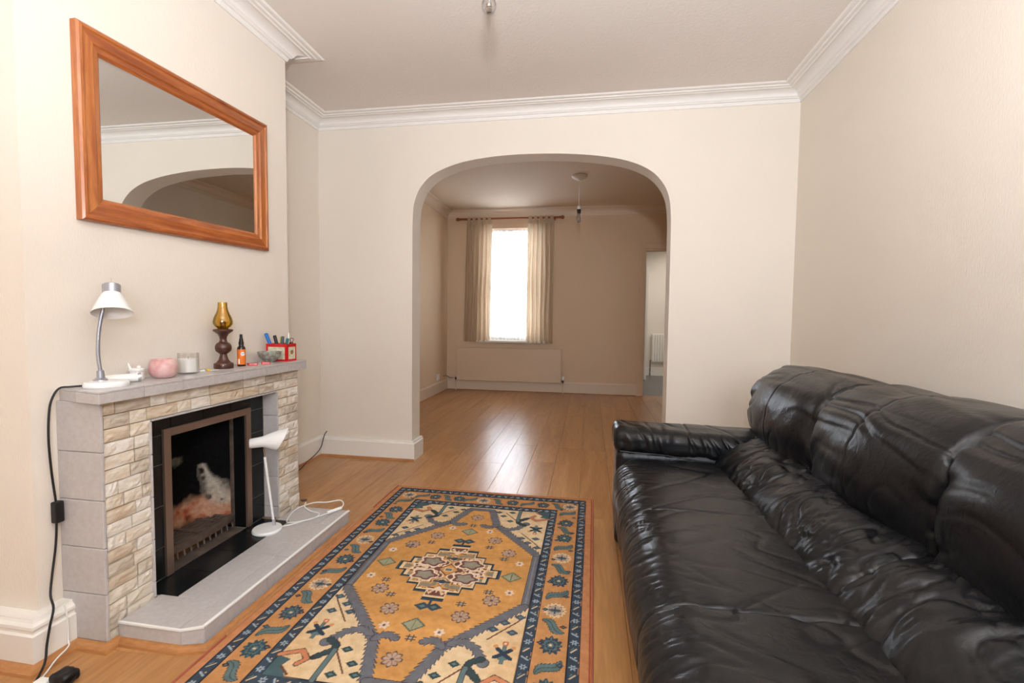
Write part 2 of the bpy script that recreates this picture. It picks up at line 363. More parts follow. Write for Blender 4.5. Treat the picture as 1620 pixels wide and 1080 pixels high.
for i in range(nC-1):
    Fc.append((2*i, 2*i+1, 2*i+3, 2*i+2))
    (xa, za), (xb_, zb) = curve[i], curve[i+1]
    if abs(xb_-xa) > .0005 and za > 1.6 and zb > 1.6:
        for y in (YA, YAB): addq([(xa, y, za), (xb_, y, zb), (xb_, y, top), (xa, y, top)])
for y in (YA, YAB):
    L = [(x, z) for x, z in curve if x <= curve[3][0]+1e-6 and z <= 1.71]
    xr_ = curve[3][0]; addq([(XL2-.05, y, 0)]+[(x, y, z) for x, z in L]+[(xr_, y, top), (XL2-.05, y, top)])
    R_ = [(x, z) for x, z in curve if x >= .5215]
    x0 = R_[0][0]; addq([(XR+.05, y, 0), (XR+.05, y, top), (x0, y, top)]+[(x, y, z) for x, z in R_])
wa = mesh('wall_arch', V, Fc, 'wall'); bm = bmesh.new(); bm.from_mesh(wa.data); bmesh.ops.remove_doubles(bm, verts=bm.verts, dist=.0004); bmesh.ops.recalc_face_normals(bm, faces=bm.faces); bm.to_mesh(wa.data); bm.free(); st(wa)
# wallpaper seams and scuffs of the right wall are left to the paper relief
# far wall with window and door openings
fw = MB(); WX0, WX1, WZ0, WZ1 = -1.545, -.66, .735, 2.34; DX0, DX1, DZ = .735, 1.215, 2.02
for b in ((XL2, WX0, YF, YF+.18, 0, ZC2), (WX1, DX0, YF, YF+.18, 0, ZC2), (WX0, WX1, YF, YF+.18, 0, WZ0), (WX0, WX1, YF, YF+.18, WZ1, ZC2), (DX0, DX1, YF, YF+.12, DZ, ZC2), (DX1, XR, YF, YF+.12, 0, ZC2)): fw.box(*b)
st(fw.build('wall_far', 'wall_warm'))
# front wall (behind the camera) with an added window opening
fr = MB(); GX0, GX1, GZ0, GZ1 = -.1, 1.0, .95, 2.2
for b in ((XL-.1, GX0, YFRONT-.15, YFRONT, 0, ZC), (GX1, XR+.1, YFRONT-.15, YFRONT, 0, ZC), (GX0, GX1, YFRONT-.15, YFRONT, 0, GZ0), (GX0, GX1, YFRONT-.15, YFRONT, GZ1, ZC)): fr.box(*b)
st(fr.build('wall_front', 'wall'))
def sash(n, x0, x1, z0, z1, y, s=1, mullions=()):
    w = empty('window_%d' % n, ((x0+x1)/2, y, z0), None, None); tag(w, kind='structure')
    f = MB(); t = .045; zm = z0+(z1-z0)*.47
    for b in ((x0, x0+t, y-.05, y+.05, z0, z1), (x1-t, x1, y-.05, y+.05, z0, z1), (x0+t, x1-t, y-.05, y+.05, z1-t, z1), (x0+t, x1-t, y-.05, y+.05, z0, z0+.06)): f.box(*b)
    f.build('window_frame', 'gloss_white', w)
    boxo('meeting_rail', (x0+t, x1-t, y-.03, y+.03, zm-.025, zm+.025), 'gloss_white', w, .003)
    for mx in mullions: boxo('mullion', (mx-.03, mx+.03, y-.045, y+.045, z0+.06, z1-t), 'gloss_white', w, .003)
    boxo('pane', (x0+t, x1-t, y+.004, y+.008, z0+.06, zm-.025), 'pane', w); boxo('pane', (x0+t, x1-t, y-.008, y-.004, zm+.025, z1-t), 'pane', w)
    return w
w1 = sash(1, WX0, WX1, WZ0, WZ1, YF+.12)
boxo('window_sill', (WX0-.06, WX1+.06, YF-.085, YF+.07, WZ0-.03, WZ0+.002), 'gloss_white', w1, .004)
sash(2, GX0, GX1, GZ0, GZ1, YFRONT-.08, mullions=(.45,))  # unseen front window, invented to let daylight in behind the camera
# the kitchen beyond the far door
st(boxo('floor_kitchen', (-.2, 3.2, YF+.06, 9.4, -.05, -.002), 'kitchen_floor'))
st(boxo('ceiling_kitchen', (-.3, 3.2, YF+.121, 9.4, 2.38, 2.45), 'ceiling'))
st(boxo('wall_kitchen_back', (-.2, 3.2, 9.1, 9.2, 0, 2.4), 'wall'))
st(boxo('wall_kitchen_right', (3.1, 3.2, YF, 9.1, 0, 2.6), 'wall'))
st(boxo('wall_kitchen_front', (XR+.15, 3.2, YF, YF+.12, 0, 2.6), 'wall')); st(boxo('wall_kitchen_front', (-.3, DX0, YF+.181, YF+.2, 0, 2.5), 'wall'))
st(boxo('wall_kitchen_left', (-.3, -.2, YF+.18, 9.1, 0, 2.4), 'wall'))
st(boxo('baseboard_kitchen', (1.09, 3.1, 9.075, 9.1, 0, .15), 'gloss_white'))
# door casing of the far opening
c = MB()
c.box(DX0-.075, DX0, YF-.022, YF, 0, DZ+.07).box(DX1, XR-.001, YF-.022, YF, 0, DZ+.07).box(DX0, DX1, YF-.022, YF, DZ, DZ+.07)
c.box(DX0-.06, DX0-.045, YF-.03, YF-.02, 0, DZ+.06).box(DX0, DX0+.02, YF, YF+.12, 0, DZ).box(DX1-.02, DX1, YF, YF+.12, 0, DZ).box(DX0+.02, DX1-.02, YF, YF+.12, DZ-.02, DZ)
d1 = c.build('door_1', 'wall_warm', bevel=.002); st(d1)
# white door standing in the kitchen
kd = empty('kitchen_door', (.99, 8.38, 0), 'white door standing open in the bright room beyond the far doorway', 'door')
boxo('door_leaf', (.955, .995, 8.3, 9.02, .01, 1.97), 'gloss_white', kd, .003)
boxo('door_post', (.94, 1.03, 9.02, 9.10, 0, 2.02), 'gloss_white', kd, .003)

# ---- floor: slab and separate laminate planks
fl = st(boxo('floor', (XL2-.1, XR+.1, YFRONT-.1, YF+.06, -.06, -.012), 'grout_dark'))
pw = .1865; x = -.411-pw*9; cols = []
ci = 0
while x < XR:
    y = YFRONT-random.random()*1.1
    while y < YF+.06:
        L = 1.285; y0, y1 = max(y, YFRONT), min(y+L, YF+.06)
        x0, x1 = max(x, XL2), min(x+pw, XR)
        if y1-y0 > .05 and x1-x0 > .01:
            g = .0006
            a, b = x0+g, x1-g; ya, yb = y0+g, y1-g
            MB().box(a, b, ya, yb, -.012, 0).build('plank', 'laminate', fl, bevel=.0008, seg=1)
        y += L
    x += pw; ci += 1
# ---- cornices
corn = [(0, ZC-.074), (.007, ZC-.074), (.013, ZC-.062), (.013, ZC-.056), (.022, ZC-.053), (.028, ZC-.046), (.032, ZC-.044)]
for k in range(9):
    t = k/8*PI/2; corn.append((.032+.050*(1-math.cos(t)), ZC-.044+.030*math.sin(t)))
corn += [(.086, ZC-.018), (.090, ZC-.018), (.096, ZC-.014), (.112, ZC-.014), (.117, ZC-.008), (.131, ZC-.008), (.138, ZC-.007), (.143, ZC-.003), (.145, ZC)]
st(sweep('trim_cornice', [(XR, YFRONT), (XR, YA), (XL, YA), (XL, YB), (XB, YB), (XB, YN), (XL, YN), (XL, YFRONT)], corn, 'cornice', True))
c2 = [(0, ZC2-.105), (.01, ZC2-.105), (.014, ZC2-.09)]+[(.018+.07*(1-math.cos(k/8*PI/2)), ZC2-.085+.07*math.sin(k/8*PI/2)) for k in range(9)]+[(.095, ZC2-.01), (.1, ZC2)]
st(sweep('trim_cornice_far', [(XR, YAB), (XR, YF), (XL2, YF), (XL2, YAB)], c2, 'warm_white', True))
# ---- skirting boards and quarter-round beading
def skirt(name, path, h, t=.022, ogee=True, m='gloss_white', parent=None):
    if ogee: prof = [(0, 0), (t, 0), (t, h-.045), (t-.006, h-.040), (t-.006, h-.034), (t-.002, h-.026), (t-.003, h-.018), (t-.010, h-.010), (t-.013, h-.004), (t-.014, h), (0, h)]
    else: prof = [(0, 0), (t, 0), (t, h-.018), (t-.005, h-.014), (t-.006, h-.008), (t-.009, h), (0, h)]
    return st(sweep(name, path, prof, m))
skirt('baseboard_chimney_breast', [(XB, 1.19), (XB, YN), (XL, YN), (XL, YFRONT)], .150, .05)
skirt('baseboard_left_alcove', [(XL, YA), (XL, YB), (XB, YB), (XB, 2.19)], .150, ogee=False)
skirt('baseboard_arch', [(-1.281, YAB), (-1.281, YA), (XL, YA)], .143, .03, ogee=False)
skirt('baseboard_arch_right', [(XR, YA), (.523, YA), (.523, YAB)], .143, .03, ogee=False)
skirt('baseboard_right', [(XR, YFRONT), (XR, YA)], .150, ogee=False)
skirt('baseboard_far', [(DX0-.075, YF), (XL2, YF), (XL2, YAB)], .160, .02, ogee=False, m='warm_white')
def bead(name, path, r=.017, base=0):
    prof = [(0, base), (r, base)]+[(r*math.cos(a), base+r*math.sin(a)) for a in (PI/8, PI/4, 3*PI/8)]+[(0, base+r)]
    return st(sweep(name, path, prof, 'bead'))
bead('trim_beading_arch', [(-1.251, YA-.03), (XL+.022, YA-.03), (XL+.022, YB), (XL+.022, YB)][:3], .014)
bead('trim_beading_far', [(DX0-.08, YF-.02), (XL2+.02, YF-.02), (XL2+.02, YAB)], .01)
bead('trim_beading_breast', [(-1.484, 1.222), (-1.484, 1.187), (XB+.05, 1.187), (XB+.05, YN-.05), (XL, YN-.05)], .024)
bead('trim_beading_hearth', [(-1.182, 2.16), (-1.182, 1.243), (-1.25, 1.222), (-1.484, 1.222)], .020)
bead('trim_beading_hearth_front', [(-1.162, 2.35), (-1.162, 1.30)], .012)

# ------------------------------------------------------------------ fireplace surround
XS = -1.484; SY0, SY1, SZ = 1.187, 2.180, .786; OY0, OY1, OZ = 1.358, 2.008, .690
zs = lambda y: .8235+.006*(y-1.16)      # top of the mantel shelf
fp = empty('fireplace', (-1.56, 1.68, 0), 'grey tiled fireplace surround with cream split-stone face under the pine mirror', 'fireplace')
core = MB()
for b in ((XB, XS-.012, SY0+.010, OY0-.008, 0, SZ), (XB, XS-.012, OY1+.008, SY1-.006, 0, SZ), (XB, XS-.012, OY0-.008, OY1+.008, OZ+.008, SZ)): core.box(*b)
core.build('backing', 'mortar', fp)
rows = 18; rh = (SZ-.004)/rows
for r in range(rows):
    z0, z1 = .003+r*rh, .003+(r+1)*rh
    segs = [(SY0+.012, SY1)] if z0 > OZ-.015 else [(SY0+.012, OY0-.001), (OY1+.004, SY1)]
    for (a, b) in segs:
        y = a; first = True
        while y < b-.005:
            L = random.choice((.062, .078, .09, .104, .12)) if not first else random.choice((.04, .06, .085, .1)); first = False
            y1 = y+L
            if b-y1 < .03: y1 = b
            zz1 = z1
            if z0 < OZ < z1 and y1 > OY0 and y < OY1 and z0 > OZ-.015: pass
            n = 5; g = .0016; d0 = XS-.004+random.uniform(-.003, .0025)
            mb = MB(); NY, NZ = 5, 3; VV = []
            for iz in range(NZ+1):
                for iy in range(NY+1):
                    edge = iy in (0, NY) or iz in (0, NZ)
                    VV.append((d0+(random.uniform(0, .0045) if not edge else random.uniform(-.0015, .001)), y+g+(y1-y-2*g)*iy/NY, max(z0, z0)+g+(zz1-z0-2*g)*iz/NZ))
            FF = [(iz*(NY+1)+iy, iz*(NY+1)+iy+1, (iz+1)*(NY+1)+iy+1, (iz+1)*(NY+1)+iy) for iz in range(NZ) for iy in range(NY)]
            o_ = len(VV); xb0 = XS-.018
            VV += [(xb0, y+g, z0+g), (xb0, y1-g, z0+g), (xb0, y1-g, zz1-g), (xb0, y+g, zz1-g)]
            bot = list(range(0, NY+1)); topi = list(range(NZ*(NY+1), (NZ+1)*(NY+1))); lf = [i*(NY+1) for i in range(NZ+1)]; rt = [i*(NY+1)+NY for i in range(NZ+1)]
            FF += [tuple(bot[::-1]+[o_, o_+1]), tuple(topi+[o_+2, o_+3]), tuple(lf+[o_+3, o_]), tuple(rt[::-1]+[o_+1, o_+2])]
            mb.add(VV, FF).build('brick', random.choice(('b1', 'b1', 'b4', 'b4', 'b2', 'b3')), fp)
            y = y1
def tile(b, m='tile_grey', parent=None, bv=.0025): return boxo('tile', b, m, parent, bv)
# near and far side tiles (with rounded front corner), reveal tiles
for k in range(6):
    z0, z1 = [(.002, .022), (.0235, .174), (.1755, .323), (.3245, .475), (.4765, .628), (.6295, SZ)][k]
    tile((XB, XS+.002, SY0, SY0+.010, z0, z1), parent=fp); tile((XB, XS-.006, SY1-.006, SY1+.002, z0, z1), parent=fp)
for k in range(5):
    z0, z1 = [(.0705, .125), (.1265, .275), (.2765, .425), (.4265, .575), (.5765, OZ)][k]
    tile((-1.56, XS+.003, OY1, OY1+.0075, z0, z1), parent=fp); tile((-1.56, XS+.003, OY0-.0075, OY0, z0, z1), parent=fp)
for k in range(4): tile((-1.56, XS+.001, OY0+.1625*k+.0008, OY0+.1625*(k+1)-.0008, OZ+.0002, OZ+.0075), parent=fp)
# near side fill under the skirting line
# mantel shelf: board and edge tiles
sh = MB(); sx = -1.452
poly = [(XB+.0005, 1.199), (sx-.008, 1.166), (sx-.008, 2.192), (XB+.0005, 2.192)]
V = [(x, y, SZ) for x, y in poly]+[(x, y, zs(y)-.006) for x, y in poly]
shelf = MB().add(V, [(3, 2, 1, 0), (4, 5, 6, 7), (0, 1, 5, 4), (1, 2, 6, 5), (2, 3, 7, 6), (3, 0, 4, 7)]).build('mantel_shelf', 'grout', fp)
ys = [1.160, 1.3065, 1.455, 1.603, 1.752, 1.900, 2.048, 2.200]
for i in range(7):
    a, b = ys[i]+.0007, ys[i+1]-.0007
    V = []
    bs = []
    for x0, x1 in ((XB+.001, -1.5555), (-1.5545, sx)):
        yy = lambda x, y: y if i else y+(1.199-1.160)*(sx-x)/(sx-XB)
        P = [(x0, yy(x0, a)), (x1, yy(x1, a)), (x1, b), (x0, b)]
        V = [(x, y, zs(y)-.006) for x, y in P]+[(x, y, zs(y)) for x, y in P]
        MB().add(V, [(3, 2, 1, 0), (4, 5, 6, 7), (0, 1, 5, 4), (1, 2, 6, 5), (2, 3, 7, 6), (3, 0, 4, 7)]).build('tile', 'tile_grey', shelf, bevel=.0015)
    V = [(x, y, z) for x in (sx-.008, sx+.001) for y in (a, b) for z in (SZ, zs(y)-.0065)]
    MB().add(V, [(0, 1, 3, 2), (4, 6, 7, 5), (0, 4, 5, 1), (2, 3, 7, 6), (0, 2, 6, 4), (1, 5, 7, 3)]).build('tile', 'tile_grey', shelf, bevel=.002)
for (xa, ya, xb_, yb) in ((XB+.001, 1.1985, -1.5555, 1.178), (-1.5545, 1.1775, sx, 1.1595)):
    V = [(xa, ya, SZ), (xb_, yb, SZ), (xb_, yb+.008, SZ), (xa, ya+.008, SZ)]; V += [(x, y, zs(y)-.0065) for x, y, z in V]
    MB().add(V, [(3, 2, 1, 0), (4, 5, 6, 7), (0, 1, 5, 4), (1, 2, 6, 5), (2, 3, 7, 6), (3, 0, 4, 7)]).build('tile', 'tile_grey', shelf, bevel=.0015)
for k in range(3): tile((XB+.065*k+.0007, XB+.065*(k+1)-.0007, 2.1925, 2.2005, SZ, zs(2.19)-.007), parent=shelf)
# black tiled insert panel
XI = -1.56
ins = MB()
for b in ((XI-.018, XI-.005, OY0, 1.485, .07, OZ), (XI-.018, XI-.005, 1.895, OY1, .07, OZ), (XI-.018, XI-.005, 1.485, 1.895, .612, OZ)): ins.box(b[0], XI-.0035, *b[2:])
ins.build('insert_backing', 'grout_dark', fp)
zz = [.071, .188, .345, .502, .612, OZ]
for i in range(5):
    if i < 4:
        tile((XI-.006, XI, OY0+.001, 1.484, zz[i]+.0016, zz[i+1]-.0016), 'tile_black', fp, .0012); tile((XI-.006, XI, 1.896, OY1-.001, zz[i]+.0016, zz[i+1]-.0016), 'tile_black', fp, .0012)
ty = [OY0+.001, 1.505, 1.655, 1.805, OY1-.001]
for i in range(4): tile((XI-.006, XI, ty[i]+.0008, ty[i+1]-.0008, .6128, OZ-.001), 'tile_black', fp, .0012)
# bronze trim frame
fm = MB(); FY0, FY1, FZ = 1.466, 1.916, .632; ft = .030
fm.box(XI-.002, XI+.010, FY0, FY0+ft, .072, FZ).box(XI-.002, XI+.010, FY1-ft, FY1, .072, FZ).box(XI-.002, XI+.010, FY0+ft, FY1-ft, FZ-ft, FZ)
fm.build('metal_frame', 'bronze', fp, bevel=.0012)
# firebox: black side reveals, mortar strips, curved scorched fireback
fb = MB(); fb.box(-1.625, XI-.002, FY0+ft-.006, FY0+ft-.001, .071, FZ).box(-1.625, XI-.002, FY1-ft+.001, FY1-ft+.006, .071, FZ).box(-1.82, XI-.002, FY0+.02, FY1-.02, FZ-.028, FZ-.02)
fb.build('firebox_reveal', 'soot', fp)
boxo('mortar_strip', (-1.634, -1.620, FY1-ft-.008, FY1-ft+.004, .071, .603), 'ash', fp, .002); boxo('mortar_strip', (-1.634, -1.620, FY0+ft-.004, FY0+ft+.008, .071, .603), 'ash', fp, .002)
nu, nv = 90, 120; U, Vv = np.meshgrid(np.linspace(0, 1, nu), np.linspace(0, 1, nv), indexing='ij')
a = (U*2-1); yy = 1.691+.196*np.sign(a)*np.abs(a)**.8*1.0; dep = .165*(1-np.abs(a)**3.2)
zz_ = .071+.545*Vv; lean = np.clip((zz_-.30)/.3, 0, 1)
xx = -1.622-dep*(1-.45*lean**1.2)
Pn = np.stack([xx, yy, zz_], -1).reshape(-1, 3)
bumpn = fbm(Pn*22, 5, 3)*.0035; Pn[:, 0] += bumpn
ii, jj = np.meshgrid(np.arange(nu-1), np.arange(nv-1), indexing='ij'); q = ii*nv+jj
o = np_mesh('fireback', Pn, np.stack([q, q+1, q+nv+1, q+nv], -1).reshape(-1, 4), 'firebrick', fp)
Y, Z = Pn[:, 1], Pn[:, 2]; nz = fbm(Pn*24, 9, 3)
def segd(px, py, ax, ay, bx, by):
    dx, dy = bx-ax, by-ay; t = np.clip(((px-ax)*dx+(py-ay)*dy)/(dx*dx+dy*dy), 0, 1); return np.hypot(px-ax-t*dx, py-ay-t*dy), t
d, t = segd(Y, Z, 1.832, .372, 1.874, .205); white = np.clip(1.25-(d-.010*nz)/(.008+.022*t), 0, 1)
d2, t2 = segd(Y, Z, 1.872, .17, 1.60, .150); salm = np.clip(1.7-(d2+.014*nz)/(.052-.034*t2), 0, 1)
d3, _ = segd(Y, Z, 1.705, .43, 1.74, .41); sp = np.clip(1.0-(d3+.02*nz)/.016, 0, 1)*.6
col = np.tile(np.array(lin((20, 19, 19))), (len(Y), 1)); 
def mixc(m_, c): global col; col = col*(1-m_[:, None])+np.array(lin(c))*m_[:, None]
mixc(np.clip(salm, 0, 1), (206, 158, 128)); mixc(np.clip(salm*np.clip(nz*1.4+.2, 0, 1), 0, 1), (196, 112, 78)); mixc(white*.9, (206, 196, 180)); mixc(np.clip(white*np.clip((nz-.35)*3, 0, 1), 0, 1), (50, 42, 38)); mixc(sp, (140, 136, 118))
mixc(np.clip(salm*np.clip((nz-.55)*4, 0, 1), 0, 1), (60, 44, 36))
ca = o.data.color_attributes.new('Col', 'FLOAT_COLOR', 'POINT'); ca.data.foreach_set('color', np.concatenate([col, np.ones((len(col), 1))], 1).astype(np.float32).ravel())
# grate with separate bars
gr = empty('fire_grate', (-1.68, 1.69, .071), 'sooty cast iron fire grate of slatted bars inside the fireplace', 'grate')
def gx(y): a_ = abs((y-1.691)/.196)**1.25; return -1.616-.150*(1-a_**3.2)
for k in range(6):
    x = -1.636-k*.0195; ys_ = [y for y in np.linspace(1.50, 1.882, 200) if gx(y) < x-.004]
    if len(ys_) > 5: boxo('grate_bar', (x-.0045, x+.0045, ys_[0], ys_[-1], .124, .133), 'iron', gr, .001)
for y in (1.53, 1.585, 1.69, 1.795, 1.85):
    xe = max(gx(y)+.003, -1.742); boxo('cross_bar', (xe, -1.624, y-.007, y+.007, .1335, .1375), 'iron', gr, .001)
fr_ = MB()
for k in range(24):
    y0, y1 = 1.505+k*.0155, 1.505+(k+1)*.0155; bow = lambda y: .020*(1-((y-1.691)/.19)**2)
    fr_.add([(-1.626+bow(y), y, z) for y in (y0, y1) for z in (.108, .140)]+[(-1.618+bow(y), y, z) for y in (y0, y1) for z in (.108, .140)], [(0, 1, 3, 2), (4, 6, 7, 5), (0, 2, 6, 4), (1, 5, 7, 3), (0, 4, 5, 1), (2, 3, 7, 6)])
fr_.build('front_rail', 'iron', gr)
for k in range(11): MB().tube([(-1.621+.016, 1.53+k*.032, .11), (-1.612+.012, 1.53+k*.032, .085)], .004, 6, 1).build('tooth', 'iron', gr)
for y in (1.54, 1.84): boxo('leg', (-1.64, -1.626, y-.006, y+.006, .071, .1075), 'iron', gr, .001)

# ------------------------------------------------------------------ hearth
he = empty('hearth', (-1.35, 1.68, 0), 'raised hearth of pale grey tiles with a black tiled inset in front of the fireplace', 'hearth')
HX, HZ = -1.193, .07; hp = [(XS, 1.222), (-1.25, 1.222), (HX, 1.25), (HX, 2.155), (XS, 2.155)]
inset = lambda P, d: [(P[0][0], P[0][1]+d), (P[1][0]-d*.2, P[1][1]+d), (P[2][0]-d, P[2][1]+d*.6), (P[3][0]-d, P[3][1]-d), (P[4][0], P[4][1]-d)]
hb = MB().prism(inset(hp, .008), 0, HZ-.007); hb.box(-1.645, XS-.0001, 1.37, 2.0, 0, HZ-.007); hb.build('hearth_base', 'grout', he)
def ptile(P, z0, z1, m, bv=.002): return MB().prism(P, z0, z1).build('tile', m, he, bevel=bv)
def gap(P):
    cx = sum(p[0] for p in P)/len(P); cy = sum(p[1] for p in P)/len(P)
    return [(x+(.0009 if x < cx else -.0009), y+(.0009 if y < cy else -.0009)) for x, y in P]
BX = -1.412; EX = -1.258
top = [[(XS+.004, 1.222), (EX, 1.222), (EX, 1.372), (XS+.004, 1.372)],
       [(BX, 1.372), (EX, 1.372), (EX, 1.682), (BX, 1.682)], [(BX, 1.682), (EX, 1.682), (EX, 1.992), (BX, 1.992)], [(XS+.004, 1.992), (EX, 1.992), (EX, 2.155), (XS+.004, 2.155)],
       [(EX, 1.222), (-1.25, 1.222), (HX, 1.25), (HX, 1.372), (EX, 1.372)], [(EX, 1.372), (HX, 1.372), (HX, 1.682), (EX, 1.682)], [(EX, 1.682), (HX, 1.682), (HX, 1.992), (EX, 1.992)], [(EX, 1.992), (HX, 1.992), (HX, 2.155), (EX, 2.155)]]
for P in top: ptile(gap(P), HZ-.007, HZ, 'tile_grey', .0022)
boxo('edge_trim', (HX-.007, HX+.0045, 1.252, 2.157, HZ-.006, HZ+.0012), 'white_plastic', he, .002)
MB().prism([(XS+.004, 1.2185), (-1.2495, 1.2185), (HX+.004, 1.2475), (HX-.003, 1.2535), (-1.251, 1.2255), (XS+.004, 1.2255)], HZ-.006, HZ+.0012).build('edge_trim', 'white_plastic', he, bevel=.001)
for a, b in ((1.252, 1.545), (1.5465, 1.84), (1.8415, 2.095), (2.0965, 2.155)): tile((HX-.008, HX, a, b, .0, HZ-.0075), parent=he)
for P in ([(XS+.003, 1.222), (-1.2505, 1.222), (-1.2505, 1.23), (XS+.003, 1.23)], [(-1.2495, 1.2225), (HX, 1.2505), (HX-.004, 1.258), (-1.2535, 1.2305)], [(XS+.003, 2.147), (HX-.009, 2.147), (HX-.009, 2.155), (XS+.003, 2.155)]): ptile(P, 0, HZ-.0075, 'tile_grey', .0015)
bys = [1.373, 1.53, 1.687, 1.844, 1.9915]
for i in range(4):
    for x0, x1 in ((-1.562, -1.488), (-1.487, BX-.001)):
        ptile([(x0, bys[i]+.0008), (x1, bys[i]+.0008), (x1, bys[i+1]-.0008), (x0, bys[i+1]-.0008)], HZ-.007, HZ-.001, 'tile_black', .001)
    ptile([(-1.64, max(bys[i], 1.50)+.0008), (-1.563, max(bys[i], 1.50)+.0008), (-1.563, min(bys[i+1], 1.882)-.0008), (-1.64, min(bys[i+1], 1.882)-.0008)], HZ-.007, HZ-.001, 'ash', .001)

# ------------------------------------------------------------------ mirror
mi = empty('wall_mirror', (XB, 1.71, 1.69), 'large rectangular mirror in a moulded orange pine frame above the fireplace', 'mirror')
A0 = [(1.267, 1.366), (2.152, 1.389), (2.152, 2.018), (1.267, 1.995)]   # outer corners (y, z)
prof = [(0, .001), (0, .024), (.006, .029), (.014, .030), (.020, .025), (.026, .024), (.050, .024), (.056, .019), (.070, .016), (.076, .010), (.080, .008), (.080, .001)]
def inset_quad(Q, d):
    c = [sum(p[i] for p in Q)/4 for i in (0, 1)]
    sl = (Q[1][1]-Q[0][1])/(Q[1][0]-Q[0][0])
    return [(Q[0][0]+d, Q[0][1]+d+sl*d), (Q[1][0]-d, Q[1][1]+d-sl*d), (Q[2][0]-d, Q[2][1]-d-sl*d), (Q[3][0]+d, Q[3][1]-d+sl*d)]
rings = [[(XB+h, y, z) for y, z in inset_quad(A0, d)] for d, h in prof]
for s_ in range(4):
    V = []; e = (s_+1) % 4
    for r_ in rings: V += [r_[s_], r_[e]]
    Fc = [(2*i, 2*i+1, 2*i+3, 2*i+2) for i in range(len(rings)-1)]; k = len(rings)
    Fc += [tuple(range(0, 2*k, 2)), tuple(range(1, 2*k, 2))[::-1], (0, 1, 2*k-1, 2*k-2)]
    o = mesh('frame_rail', V, Fc, 'pine_h' if s_ in (0, 2) else 'pine_v', mi); flip_fix(o)
g_ = inset_quad(A0, .074)
mesh('mirror_glass', [(XB+.0075, y, z) for y, z in g_]+[(XB+.004, y, z) for y, z in g_], [(0, 1, 2, 3), (7, 6, 5, 4), (0, 4, 5, 1), (1, 5, 6, 2), (2, 6, 7, 3), (3, 7, 4, 0)], 'mirror', mi)

# ------------------------------------------------------------------ desk lamp on the mantel
def view_axes(x, y):
    d = Vector((x, y, 0)).normalized(); return d, Vector((d.y, -d.x, 0))
lx, ly = -1.545, 1.262; lz = zs(ly)
dl = empty('desk_lamp', (lx, ly, lz), 'white desk lamp with silver gooseneck and bell shade on the mantel shelf', 'lamp')
dv, hv = view_axes(lx, ly)
def oval(c, a, b, prof, n=36, ha=hv, hb_=dv):
    V = []
    for s_, z in prof:
        for i in range(n): t = 2*PI*i/n; p = Vector(c)+ha*(a*s_*math.cos(t))+hb_*(b*s_*math.sin(t)); V.append((p.x, p.y, c[2]+z))
    Fc = [(j*n+i, j*n+(i+1) % n, (j+1)*n+(i+1) % n, (j+1)*n+i) for j in range(len(prof)-1) for i in range(n)]+[tuple(range(n))[::-1], tuple(range((len(prof)-1)*n, len(prof)*n))]
    return V, Fc
V, Fc = oval((lx, ly, lz), .059, .050, [(.97, 0), (1, .002), (1, .012), (.95, .018), (.55, .021)]); MB().add(V, Fc).build('base', 'white_enamel', dl, True)
nk = Vector((lx, ly, lz))-hv*.014-dv*.0
MB().lathe([(.020, 0), (.019, .006), (.011, .012), (.010, .034), (.008, .036)], nk+Vector((0, 0, .018)), n=20).build('neck_collar', 'silver', dl, True)
arm = [nk+Vector((0, 0, .05)), nk+Vector((0, 0, .10))-hv*.004, nk+Vector((0, 0, .15))-hv*.003, nk+Vector((0, 0, .20))+hv*.002, nk+Vector((0, 0, .255))+hv*.012]
MB().tube(arm, .0055, 12).build('gooseneck_arm', 'silver', dl, True)
tl = math.radians(21); axd = (Vector((0, 0, 1))*math.cos(tl)+dv*math.sin(tl)*1.0).normalized()
sc = Vector((lx, ly, lz))+hv*.020+Vector((0, 0, .238))
o = MB().lathe([(.054, 0), (.0545, .002), (.050, .012), (.043, .030), (.034, .050), (.0275, .064), (.024, .070), (.023, .069), (.032, .050), (.041, .030), (.048, .012), (.053, .001), (.054, 0)], sc, axd, 40, False).build('lamp_shade', 'white_enamel', dl, True)
MB().lathe([(.0, .0655), (.0245, .066), (.0245, .098), (.022, .1005), (0, .101)], sc, axd, 32, False).build('shade_cap', 'silver', dl, True)
MB().lathe([(.0012, .1), (.0012, .124), (.0004, .126)], sc, axd, 8).build('finial_pin', 'chrome', dl, True)
MB().lathe([(.0, .022), (.012, .024), (.018, .034), (.018, .042), (.011, .056), (.010, .064)], sc, axd, 20, False).build('light_bulb', 'shade_in', dl, True)
# flex of that lamp, with inline switch
cord = MB().tube([(-1.585, 1.235, lz+.006), (-1.610, 1.205, lz+.005), (-1.626, 1.183, .826), (-1.634, 1.167, .790), (-1.636, 1.160, .74), (-1.637, 1.158, .66), (-1.637, 1.163, .56), (-1.637, 1.171, .47), (-1.637, 1.171, .42), (-1.636, 1.166, .34), (-1.634, 1.150, .24), (-1.625, 1.138, .19), (-1.590, 1.120, .165), (-1.583, 1.104, .12), (-1.580, 1.092, .07), (-1.560, 1.070, .03), (-1.535, 1.02, .005), (-1.50, .94, .004)], .0032, 8)
co = cord.build('lamp_flex', 'black_rubber', None, True, origin=(-1.58, 1.1, 0)); tag(co, 'black flex hanging from the mantel lamp down the chimney breast to the floor', 'cable')
MB().box(-1.645, -1.622, 1.160, 1.184, .405, .472).build('inline_switch', 'black_plastic', co, bevel=.004)

